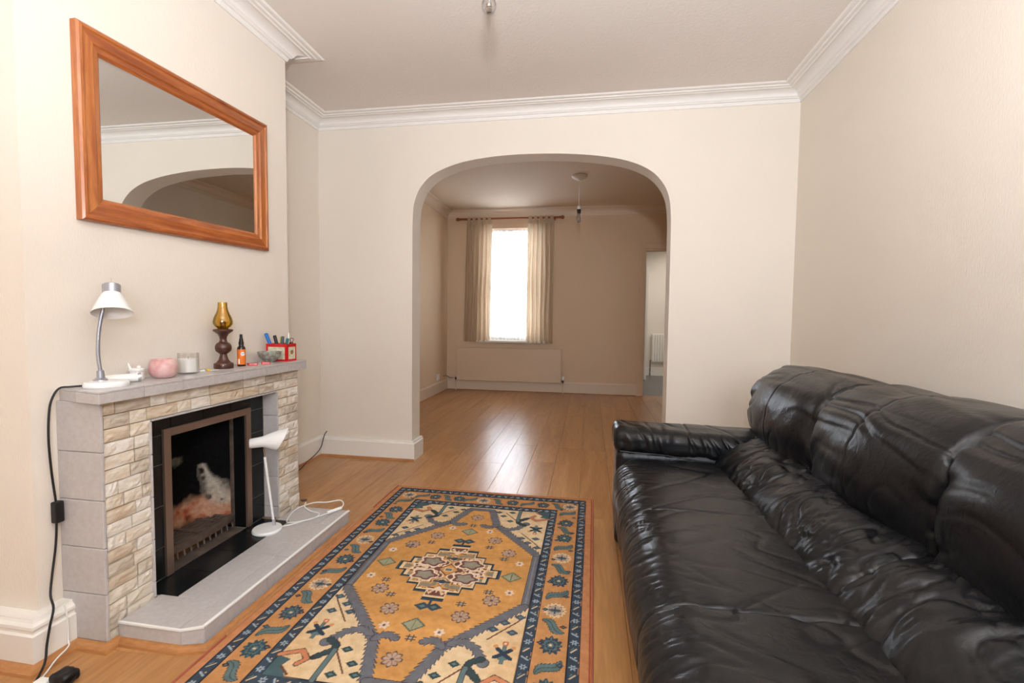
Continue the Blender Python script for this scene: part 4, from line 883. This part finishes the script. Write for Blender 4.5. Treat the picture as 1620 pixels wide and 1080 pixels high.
# main border motifs
def palmette(c1, c2, R_=.034):
    def f(x, y, idx):
        r_ = np.hypot(x, y*.95); th = np.arctan2(y, x); e = R_*(1+.13*np.cos(12*th)+.05*np.sin(5*th))
        put(idx, r_ < e, c1); put(idx, (r_ < e*.62) & (r_ > e*.50), c2); put(idx, (r_ < e*.30), c2); put(idx, r_ < e*.14, CREAM)
        put(idx, (r_ > e*.66) & (r_ < e*.84) & (np.cos(8*th) > .82), c2)
    return f
def creamfl(x, y, idx):
    r_ = np.hypot(x, y); th = np.arctan2(y, x); R_ = .040; e = R_*(1+.10*np.cos(16*th))
    put(idx, r_ < e, CREAM); put(idx, (r_ < e*.78) & (np.cos(8*th) > .3), NAVY); put(idx, (r_ < e*.70), LIL); put(idx, (np.abs(x) < .016) & (np.abs(y) < .010), TEAL); put(idx, (np.abs(x) < .003) & (np.abs(y) < .022), NAVY); put(idx, (np.abs(y) < .003) & (np.abs(x) < .022), NAVY)
def leaf(p, q, W_, c=TEAL, teeth=9):
    (ax, ay), (bx, by) = p, q; mx_, my_ = (ax+bx)/2, (ay+by)/2; L_ = math.hypot(bx-ax, by-ay)
    def f(x, y, idx):
        ux, uy = (bx-ax)/L_, (by-ay)/L_; s_ = (x*ux+y*uy)/L_+.5; d_ = -x*uy+y*ux; d_ = d_-.010*np.sin(s_*PI*2)
        w = W_*np.sin(np.clip(s_, 0, 1)*PI)**.6*(.78+.22*((s_*teeth) % 1)*1.6)
        ok = (s_ > 0) & (s_ < 1); put(idx, ok & (np.abs(d_) < w+.003), (62, 70, 74)); put(idx, ok & (np.abs(d_) < w), c); put(idx, ok & (np.abs(d_) < .0018), (72, 88, 92))
    motif(mx_, my_, L_*.62+W_, f)
def bud(x_, y_, s=.012, c=NAVY):
    def f(x, y, idx): r_ = np.abs(x)*.8+np.abs(y)*1.1; put(idx, r_ < s, c); put(idx, r_ < s*.4, TEAL)
    motif(x_, y_, s*1.5, f)
xb_ = .466
seq = [('b', .74), ('l1', .655), ('n', .535), ('l2', .45), ('b2', .37), ('l1', .275), ('c', .182), ('l2', .09), ('n', 0.0), ('l1', -.095), ('c', -.19), ('l2', -.28), ('b', -.372), ('l1', -.47), ('b2', -.555), ('l2', -.65), ('c', -.745)]
for s_ in (-1, 1):
    for kind, y_ in seq:
        yy_ = y_
        if kind in ('b', 'n', 'b2'): motif(s_*xb_, yy_, .05, palmette(NAVY if kind != 'b2' else (60, 84, 96), TEAL, .036))
        elif kind == 'c': motif(s_*xb_, yy_, .055, creamfl)
        elif kind == 'l1': leaf((s_*xb_-.040, yy_-.032), (s_*xb_+.042, yy_+.034), .017)
        else: leaf((s_*xb_-.042, yy_+.034), (s_*xb_+.040, yy_-.030), .017)
    for i in range(18): bud(s_*(xb_+(.036 if i % 2 else -.036)), -.72+i*.0885, .011, (74, 56, 66) if i % 3 else NAVY)
    for i, (kind, x_) in enumerate((('c', -.47), ('l1', -.39), ('n', -.31), ('l2', -.235), ('b', -.165), ('l1', -.10), ('c', -.02), ('l2', .065), ('n', .15), ('l1', .235), ('b2', .325), ('l2', .405), ('c', .475))):
        yy_ = s_*.743
        if kind in ('b', 'n', 'b2'): motif(x_, yy_, .05, palmette(NAVY, TEAL, .033))
        elif kind == 'c': motif(x_, yy_, .055, creamfl)
        elif kind == 'l1': leaf((x_-.034, yy_-.036), (x_+.034, yy_+.036), .015)
        else: leaf((x_-.034, yy_+.036), (x_+.034, yy_-.036), .015)
# hexagon frame: orange field
def poly_mask(px, py, poly):
    m_ = np.zeros(len(px), bool); n_ = len(poly)
    for i in range(n_):
        x1, y1 = poly[i]; x2, y2 = poly[(i+1) % n_]
        cnd = ((y1 > py) != (y2 > py)); xi = (x2-x1)*(py-y1)/((y2-y1) if y2 != y1 else 1e-9)+x1
        m_ ^= cnd & (px < xi)
    return m_
hexa = [(.352, -.187), (.352, .187), (.118, .445), (.055, .615), (-.055, .615), (-.118, .445), (-.352, .187), (-.352, -.187), (-.118, -.445), (-.055, -.615), (.055, -.615), (.118, -.445)]
# warmer gold patches in the cream corners
g2 = fbm(pn*6, 21, 3); cm = (A < .371) & (B < .643)
C[cm] = C[cm]*(1-np.clip(g2[cm]*.6+.1, 0, .55)[:, None])+srgb((214, 168, 112))*np.clip(g2[cm]*.6+.1, 0, .55)[:, None]
hm = poly_mask(U, Vg, hexa); paint(hm, ORG)
C[hm] *= (1+.10*fbm(pn[hm]*np.array([3, 14, 1]), 31, 3))[:, None]
def tooth_line(pts, w, teeth=.021, c=GREY, tw=.010, edge=True):
    best = np.full(NP, 9.0); arc = np.zeros(NP); acc = 0; sd = np.zeros(NP)
    for (ax, ay), (bx, by) in zip(pts[:-1], pts[1:]):
        d_, t_ = segd(U, Vg, ax, ay, bx, by); L_ = math.hypot(bx-ax, by-ay); up_ = d_ < best
        best[up_] = d_[up_]; arc[up_] = acc+t_[up_]*L_; acc += L_
    saw = ((arc/teeth) % 1); ww = w+tw*saw
    if edge: paint(best < ww+.0028, (74, 66, 74))
    paint(best < ww, c)
for sx_ in (-1, 1):
    tooth_line([(sx_*.352, -.187), (sx_*.352, .187)], .013, tw=.0)
    tooth_line([(sx_*.352, -.187), (sx_*.352, .187)], .003, tw=.0, c=(132, 132, 140), edge=False)
    for sy_ in (-1, 1):
        tooth_line([(sx_*.352, sy_*.187), (sx_*.118, sy_*.445), (sx_*.060, sy_*.615)], .013)
        tooth_line([(sx_*.118, sy_*.445), (sx_*.085, sy_*.415), (sx_*.045, sy_*.43)], .009)
        tooth_line([(sx_*.135, sy_*.425), (sx_*.18, sy_*.405), (sx_*.225, sy_*.43), (sx_*.262, sy_*.485)], .009)
        # corner plants
        tooth_line([(sx_*.253, sy_*.382), (sx_*.338, sy_*.281), (sx_*.363, sy_*.245)], .0028, c=BRN, tw=0, edge=False)
        for lx_, ly_ in ((.262, .33), (.296, .290), (.330, .336), (.345, .252)): bud(sx_*lx_, sy_*ly_, .018, (76, 88, 104))
        def plant(x, y, idx):
            put(idx, (np.abs(x) < .007) & (np.abs(y) < .045), TEAL); put(idx, np.hypot(x*.8, y+.012) < .017, TEAL)
            for a_, b_ in ((-.022, .020), (.022, .020), (-.026, -.018), (.026, -.018)): d_, _ = segd(x, y, 0, .0, a_, b_); put(idx, d_ < .0075, (58, 70, 86))
            for a_ in (-.03, .03): put(idx, np.hypot(x-a_, y-.030) < .008, (214, 150, 96))
            put(idx, (np.hypot(x, y-.046) < .011), (196, 112, 74)); put(idx, (np.hypot(x, y-.046) < .005), CREAM)
        motif(sx_*.318, sy_*.437, .07, lambda x, y, idx, s=sy_: plant(x, -y*s, idx))
        tooth_line([(sx_*.262, sy_*.556), (sx_*.217, sy_*.512), (sx_*.222, sy_*.49), (sx_*.258, sy_*.470)], .0085, c=(62, 78, 82), tw=.004)
        tooth_line([(sx_*.214, sy_*.515), (sx_*.212, sy_*.64)], .0075, c=TEAL, tw=0)
        tooth_line([(sx_*.205, sy_*.518), (sx_*.139, sy_*.600)], .0028, c=BRN, tw=0, edge=False)
        for lx_, ly_ in ((.176, .505), (.172, .61), (.131, .560), (.10, .60)): bud(sx_*lx_, sy_*ly_, .017, (60, 80, 82))
        paint(poly_mask(U, Vg, [(sx_*.371, sy_*.565), (sx_*.325, sy_*.575), (sx_*.335, sy_*.60), (sx_*.30, sy_*.643), (sx_*.371, sy_*.643)]), (80, 104, 110))
        tooth_line([(sx_*.371, sy_*.562), (sx_*.31, sy_*.535), (sx_*.278, sy_*.565), (sx_*.296, sy_*.59)], .0075, c=(204, 134, 96), tw=0)
        tooth_line([(sx_*.335, sy_*.606), (sx_*.30, sy_*.632)], .004, c=BRN, tw=0, edge=False)
for sy_ in (-1, 1): tooth_line([(-.06, sy_*.615), (.06, sy_*.615)], .012, tw=.002)
# medallion: stepped diamond
Uq, Vq = np.round(U/.005)*.005, np.round(Vg/.005)*.005
def stepped(sx_, sy_):
    steps = [(.045, .212), (.095, .165), (.140, .120), (.185, .075), (.225, .032)]
    m_ = np.zeros(NP, bool)
    for a_, b_ in steps: m_ |= (np.abs(Uq) < a_*sx_) & (np.abs(Vq) < b_*sy_)
    return m_
paint(stepped(1.0, 1.03), (66, 82, 94)); paint(stepped(.955, .965), (44, 50, 60)); paint(stepped(.93, .93), CREAM); m3 = stepped(.86, .86); paint(m3, ORG)
pq = np.stack([np.abs(Uq), np.abs(Vq), Uq*0], 1); nq = fbm(pq*34, 41, 2)
paint(m3 & (nq > .10), (232, 208, 180)); paint(m3 & (nq > .44), (120, 80, 72)); paint(m3 & (nq < -.48), (146, 138, 120)); paint(m3 & (np.abs(nq) < .045), (92, 66, 64))
for cx_, cy_ in ((.085, .052), (-.085, .052), (.085, -.052), (-.085, -.052)):
    def blob(x, y, idx):
        th = np.arctan2(y, x*.7); r_ = np.hypot(x*.7, y); e = .034*(1+.16*np.cos(5*th)); put(idx, r_ < e, (120, 82, 78)); put(idx, r_ < e*.72, (150, 144, 128))
        put(idx, (r_ > e) & (r_ < e*1.2), (236, 212, 190))
    motif(cx_, cy_, .06, blob)
d_ = np.abs(U)+np.abs(Vg); paint(d_ < .045, ORG); paint((d_ < .045) & (d_ > .039), BRN); paint((A < .017) & (B < .013), CREAM); paint((A < .014) & (B < .010), (110, 112, 124))
for s_ in (-1, 1):
    paint((np.hypot(U, (Vg-s_*.088)*1.2) < .016), (64, 78, 92)); paint((A < .035) & (np.abs(np.abs(Vg)-.088) < .005), (64, 78, 92))
    bud(-.022, s_*.252, .026, (66, 82, 94)); bud(.022, s_*.252, .026, (66, 82, 94)); paint((A < .006) & (np.abs(Vg-s_*.232) < .018), (66, 82, 94))
def rosette(x, y, idx):
    r_ = np.hypot(x, y); th = np.arctan2(y, x); e = .036*(.66+.34*np.abs(np.cos(4*th))); put(idx, r_ < e, (104, 84, 80)); put(idx, r_ < e*.82, LIL); put(idx, (r_ < e) & (np.abs(np.sin(4*th)) > .93), (150, 110, 84)); put(idx, r_ < .006, (104, 84, 80))
for p in ((.227, .178), (.142, .284), (.222, -.175), (.133, -.286)):
    motif(p[0], p[1], .05, rosette); motif(-p[0], p[1], .05, rosette)
for p in ((0, .515), (-.02, -.52)): motif(p[0], p[1], .05, rosette)
def gdia(x, y, idx):
    r_ = np.abs(x)*.85+np.abs(y); saw = .004*((np.arctan2(y, x)*5) % 1); put(idx, r_ < .036+saw, (104, 110, 96)); put(idx, r_ < .030, (158, 160, 132)); put(idx, (np.abs(x) < .0015) & (np.abs(y) < .025), (104, 110, 96))
for p in ((-.280, .012), (.270, -.008), (0, .350), (-.015, -.355)): motif(p[0], p[1], .055, gdia)
def wfl(x, y, idx):
    r_ = np.hypot(x, y); th = np.arctan2(y, x); put(idx, r_ < .017*(1+.2*np.cos(6*th)), (226, 206, 188)); put(idx, r_ < .006, (130, 96, 88))
for p in ((-.298, -.096), (-.296, .115), (-.094, .374), (.098, .370), (.288, .10), (.281, -.115), (.085, -.378), (-.113, -.375)): motif(p[0], p[1], .03, wfl)
def hashm(x, y, idx):
    for a_ in (-.007, .007): put(idx, (np.abs(x-a_) < .0024) & (np.abs(y) < .017), (92, 84, 84)); put(idx, (np.abs(y-a_) < .0024) & (np.abs(x) < .019), (92, 84, 84))
    put(idx, (np.abs(x) < .004) & (np.abs(y) < .004), LB)
for p in ((-.225, -.115), (-.165, -.205), (.20, -.125), (.115, -.215), (-.235, .165), (-.15, .215), (.13, .215), (.215, .125), (0, -.42), (0, .42)): motif(p[0], p[1], .03, hashm)
C *= (1+.05*noise(np.stack([U*260, Vg*260, U*0], 1), 77))[:, None]
C = np.clip(C, 0, 1)
taper = 1-.010*(2.65-(Vg+CY))*((U+CX) > -.5)*np.clip((U+.1)/.6, 0, 1)*1.6
X = U*taper+CX; Yw = Vg+CY
edge = np.minimum(np.minimum(U-gu[0], gu[-1]-U), np.minimum(Vg-gv[0], gv[-1]-Vg)); Zw = .0015+.006*np.clip(edge/.008, 0, 1)**.5+.0008*fbm(np.stack([X*6, Yw*6, X*0], 1), 3, 2)
P = np.stack([X, Yw, Zw], 1)
ii, jj = np.meshgrid(np.arange(nx), np.arange(ny), indexing='ij'); q = ii*(ny+1)+jj
ru = empty('patterned_rug', (CX, CY, 0), 'orange and blue oriental rug with a stepped medallion on the laminate floor', 'rug')
o = np_mesh('pile', P, np.stack([q, q+ny+1, q+ny+2, q+1], -1).reshape(-1, 4), 'rug', ru)
ca = o.data.color_attributes.new('Col', 'FLOAT_COLOR', 'POINT'); ca.data.foreach_set('color', np.concatenate([C, np.ones((NP, 1))], 1).astype(np.float32).ravel())
M['binding'] = mat('red_binding_cord', (164, 92, 72), .9, bump=(400, .5, .002))
MB().tube([(RX0-.001, RY0, .004), (RX0-.001, 1.8, .004), (RX0-.001, RY1, .004)], .0035, 8, 1).build('edge_binding', 'binding', ru, True)
xa_ = float(X[(nx)*(ny+1)]); xc_ = float(X[-1])
MB().tube([(xa_, RY0, .004), (xc_, RY1, .004)], .0035, 8, 1).build('edge_binding', 'binding', ru, True)

# ------------------------------------------------------------------ sofa
sf = empty('leather_sofa', (.65, 1.30, 0), 'large black creased leather three-seat sofa against the right wall', 'sofa')
def ridge(p, s, w=.12):
    n_ = np.abs(noise(p, s)); return np.exp(-(n_/w)**2)     # thin crease lines where noise crosses zero
def seat_cushion(y0, y1, seed, rfar=.04):
    h = ((.675-.124)/2, (y1-y0)/2, .125); c = ((.675+.124)/2, (y0+y1)/2, .305)
    def disp(p, n_, t):
        P_ = p+np.array(c); ty = t[:, 1]
        puff = .018*(1-ty**2)*np.clip(n_[:, 2], 0, 1)*(1-t[:, 0]**2)+.010*(1-ty**2)*np.clip(-n_[:, 0], 0, 1)
        frontness = np.exp(-((p[:, 0]+h[0]-.055)/.055)**2)
        rows_ = np.stack([P_[:, 0]*7, P_[:, 1]*62+3*noise(P_*9, seed), P_[:, 2]*7], 1)
        fine = -.0045*ridge(rows_, seed+1, .22)*frontness*(.4+.6*(noise(P_*8, seed+7) > -.3))
        rx_, ry_ = P_[:, 0]*.8+P_[:, 1]*.6, -P_[:, 0]*.6+P_[:, 1]*.8
        big = -.0045*ridge(np.stack([rx_*2.2, ry_*9, P_[:, 2]*4], 1)+.15*seed, seed+2, .09)*np.clip(n_[:, 2]+.3, 0, 1)*np.clip(noise(P_*3.1+seed, seed+9)*1.6+.5, 0, 1)
        mid = -.0032*ridge(np.stack([P_[:, 0]*5-P_[:, 1]*4, P_[:, 1]*19+P_[:, 0]*9, P_[:, 2]*6], 1)+.3*seed, seed+3, .13)*np.clip(n_[:, 2]+.3, 0, 1)*np.clip(noise(P_*3.3, seed+4)+.5, 0, 1)
        ed = np.exp(-((1-np.abs(ty))*h[1]/.05)**2)
        pk_ = .006*noise(np.stack([P_[:, 0]*26, P_[:, 1]*8, P_[:, 2]*20], 1), seed+5)*ed*np.clip(n_[:, 2]+n_[:, 0]*-.5, 0, 1)
        dip = -.012*np.exp(-(((p[:, 0]-.08)/.16)**2))*np.clip(n_[:, 2], 0, 1)*(1-ty**2)
        return puff+fine+big+mid+pk_+dip+.004*fbm(P_*5, seed+6, 2)
    P_, Q_ = soft_box(c, h, (.11, rfar, .10), .0055, disp)
    np_mesh('seat_cushion', P_, Q_, 'leather', sf)
seat_cushion(1.570, 2.150, 1, .02); seat_cushion(1.030, 1.604, 12, .03); seat_cushion(.500, 1.074, 23, .04)
def lumbar(y0, y1, seed):
    h = (.135, (y1-y0)/2, .085); c = (.705, (y0+y1)/2, .445)
    def disp(p, n_, t):
        P_ = p+np.array(c); ty = t[:, 1]
        a_ = np.arctan2(p[:, 2], p[:, 0])
        r1 = np.stack([a_*1.3+noise(P_*6, seed), P_[:, 1]*21+1.8*noise(P_*5, seed+1), P_[:, 0]*2], 1)
        w_ = .0085*noise(r1, seed+2)+(-.009*ridge(np.stack([a_*1.0, P_[:, 1]*13+1.6*noise(P_*6, seed+3), P_[:, 0]*1.5], 1), seed+4, .13))
        fine = -.0038*ridge(np.stack([a_*2, P_[:, 1]*48+2.4*noise(P_*9, seed+5), P_[:, 0]*3], 1), seed+6, .2)
        ed = np.exp(-((1-np.abs(ty))*h[1]/.06)**2)
        return .014*(1-ty**2)+(w_+fine)*(1-.3*ed)+.006*noise(P_*10, seed+8)
    P_, Q_ = soft_box(c, h, (.125, .035, .083), .0055, disp, warp=lambda p: np.stack([p[:, 0]+.10*p[:, 2], p[:, 1], p[:, 2]+.30*p[:, 0]], 1))
    np_mesh('lumbar_cushion', P_, Q_, 'leather', sf)
lumbar(1.722, 2.330, 31); lumbar(1.130, 1.765, 42); lumbar(.545, 1.175, 53)
def back_cushion(y0, y1, seed, k=1):
    h = (.185, (y1-y0)/2, .215); c = (.945, (y0+y1)/2, .640)
    def disp(p, n_, t):
        P_ = p+np.array(c); ty = t[:, 1]; tz_ = t[:, 2]
        puff = .030*(1-ty**2)*(1-.5*tz_**2)*np.clip(-n_[:, 0]+n_[:, 2]*.4, 0, 1)
        edL = np.exp(-((1-np.abs(ty))*h[1]/.09)**2)
        s1 = np.stack([P_[:, 1]*2.2, P_[:, 2]*15+2.2*np.abs(p[:, 1])*4+noise(P_*5, seed), P_[:, 0]*3], 1)
        folds = (.015*noise(s1, seed+1)-.010*ridge(s1*np.array([1, .8, 1]), seed+2, .16))*edL*np.clip(-n_[:, 0]+.2, 0, 1)
        topw = np.exp(-((P_[:, 2]-.80)/.10)**2)
        s2 = np.stack([P_[:, 0]*18+P_[:, 2]*14+1.0*noise(P_*6, seed+3), P_[:, 1]*1.8, P_[:, 2]*2], 1)
        tops = (-.0065*ridge(s2, seed+4, .15)+.005*noise(s2, seed+5))*topw
        pat = -.0040*ridge(np.stack([P_[:, 0]*6, P_[:, 1]*12+P_[:, 2]*9, P_[:, 2]*7-P_[:, 1]*4], 1), seed+6, .10)*np.exp(-((P_[:, 2]-.58)/.09)**2)*np.clip(noise(P_*4, seed+7)+.4, 0, 1)
        lowd = -.016*np.exp(-((P_[:, 2]-.545)/.05)**2)*np.clip(-n_[:, 0], 0, 1)
        # one stitched seam running up over the front
        sm_ = np.abs(p[:, 1]-(.02+.10*(p[:, 2]-.02)+.16*np.clip(p[:, 2]-.06, 0, 1)*-1*k))
        seam = -.0035*np.exp(-(sm_/.004)**2)*np.clip(-n_[:, 0]+n_[:, 2], 0, 1)
        return puff+folds+tops+pat+lowd+seam+.006*fbm(P_*4.5, seed+8, 2)
    P_, Q_ = soft_box(c, h, (.150, .045, .160), .0060, disp, warp=lambda p: np.stack([p[:, 0]+.12*p[:, 2], p[:, 1]+0*p[:, 0], p[:, 2]], 1))
    np_mesh('back_cushion', P_, Q_, 'leather', sf)
back_cushion(1.708, 2.385, 61); back_cushion(1.130, 1.748, 72); back_cushion(.545, 1.172, 83)
def arm(y0, y1, seed, s_):
    aP, aQ = soft_box((.47, (y0+y1)/2, .235), (.335, (y1-y0)/2-.012, .225), (.03, .03, .03), .02, lambda p, n_, t: .003*fbm((p)*9, seed, 2))
    ar = np_mesh('arm', aP, aQ, 'leather', sf)
    c = (.475, (y0+y1)/2, .497); h = (.352, (y1-y0)/2+.010, .058)
    def disp(p, n_, t):
        P_ = p+np.array(c)
        s1 = np.stack([P_[:, 0]*24+P_[:, 2]*8+1.6*noise(P_*8, seed+1), P_[:, 1]*3, P_[:, 2]*4], 1)
        low = np.clip(-n_[:, 1]*s_+.15, 0, 1)
        w_ = (.009*noise(s1, seed+2)-.009*ridge(s1*.8, seed+3, .2))*low
        s3 = np.stack([P_[:, 0]*10+P_[:, 1]*6, P_[:, 1]*3, P_[:, 2]*4], 1)
        tp = -.0045*ridge(s3+noise(P_*7, seed+5)[:, None]*.5, seed+6, .10)*np.clip(n_[:, 2], 0, 1)
        seam = -.003*np.exp(-((P_[:, 0]-.455)/.004)**2)
        return w_+tp+seam+.008*np.clip(n_[:, 2], 0, 1)+.004*fbm(P_*6, seed+7, 2)
    def warp(p):
        q_ = p.copy(); xx_ = (p[:, 0]+h[0])/(2*h[0]); inner_ = np.clip(-p[:, 1]*s_/h[1], -1, 1)
        q_[:, 2] += -.012*np.clip(xx_-.25, 0, 1)-.030*np.clip(inner_, 0, 1)*np.clip(xx_-.2, 0, 1)+.004*np.exp(-(xx_/.06)**2)
        return q_
    P_, Q_ = soft_box(c, h, (.035, .060, .050), .0050, disp, warp)
    pad = np_mesh('arm_pad', P_, Q_, 'leather', ar)
    yi = (y0-.012) if s_ > 0 else (y1+.012)
    MB().tube([(.150, yi+.004*s_, .462), (.25, yi, .458), (.34, yi, .455), (.474, yi, .440), (.63, yi, .415), (.78, yi, .400)], .0026, 8).build('piping', 'leather', ar, True)
arm(2.145, 2.372, 91, 1); arm(.30, .505, 97, -1)
aP, aQ = soft_box((.66, 1.34, .115), (.50, 1.02, .085), (.02, .02, .02), .03); np_mesh('base', aP, aQ, 'leather', sf)
aP, aQ = soft_box((1.115, 1.34, .37), (.085, 1.02, .33), (.03, .03, .03), .03); np_mesh('back_frame', aP, aQ, 'leather', sf)
for x in (.22, 1.12):
    for y in (.40, 2.26): MB().lathe([(.022, 0), (.026, .004), (.028, .032)], (x, y, 0), n=16).build('foot', 'black_plastic', sf, True)
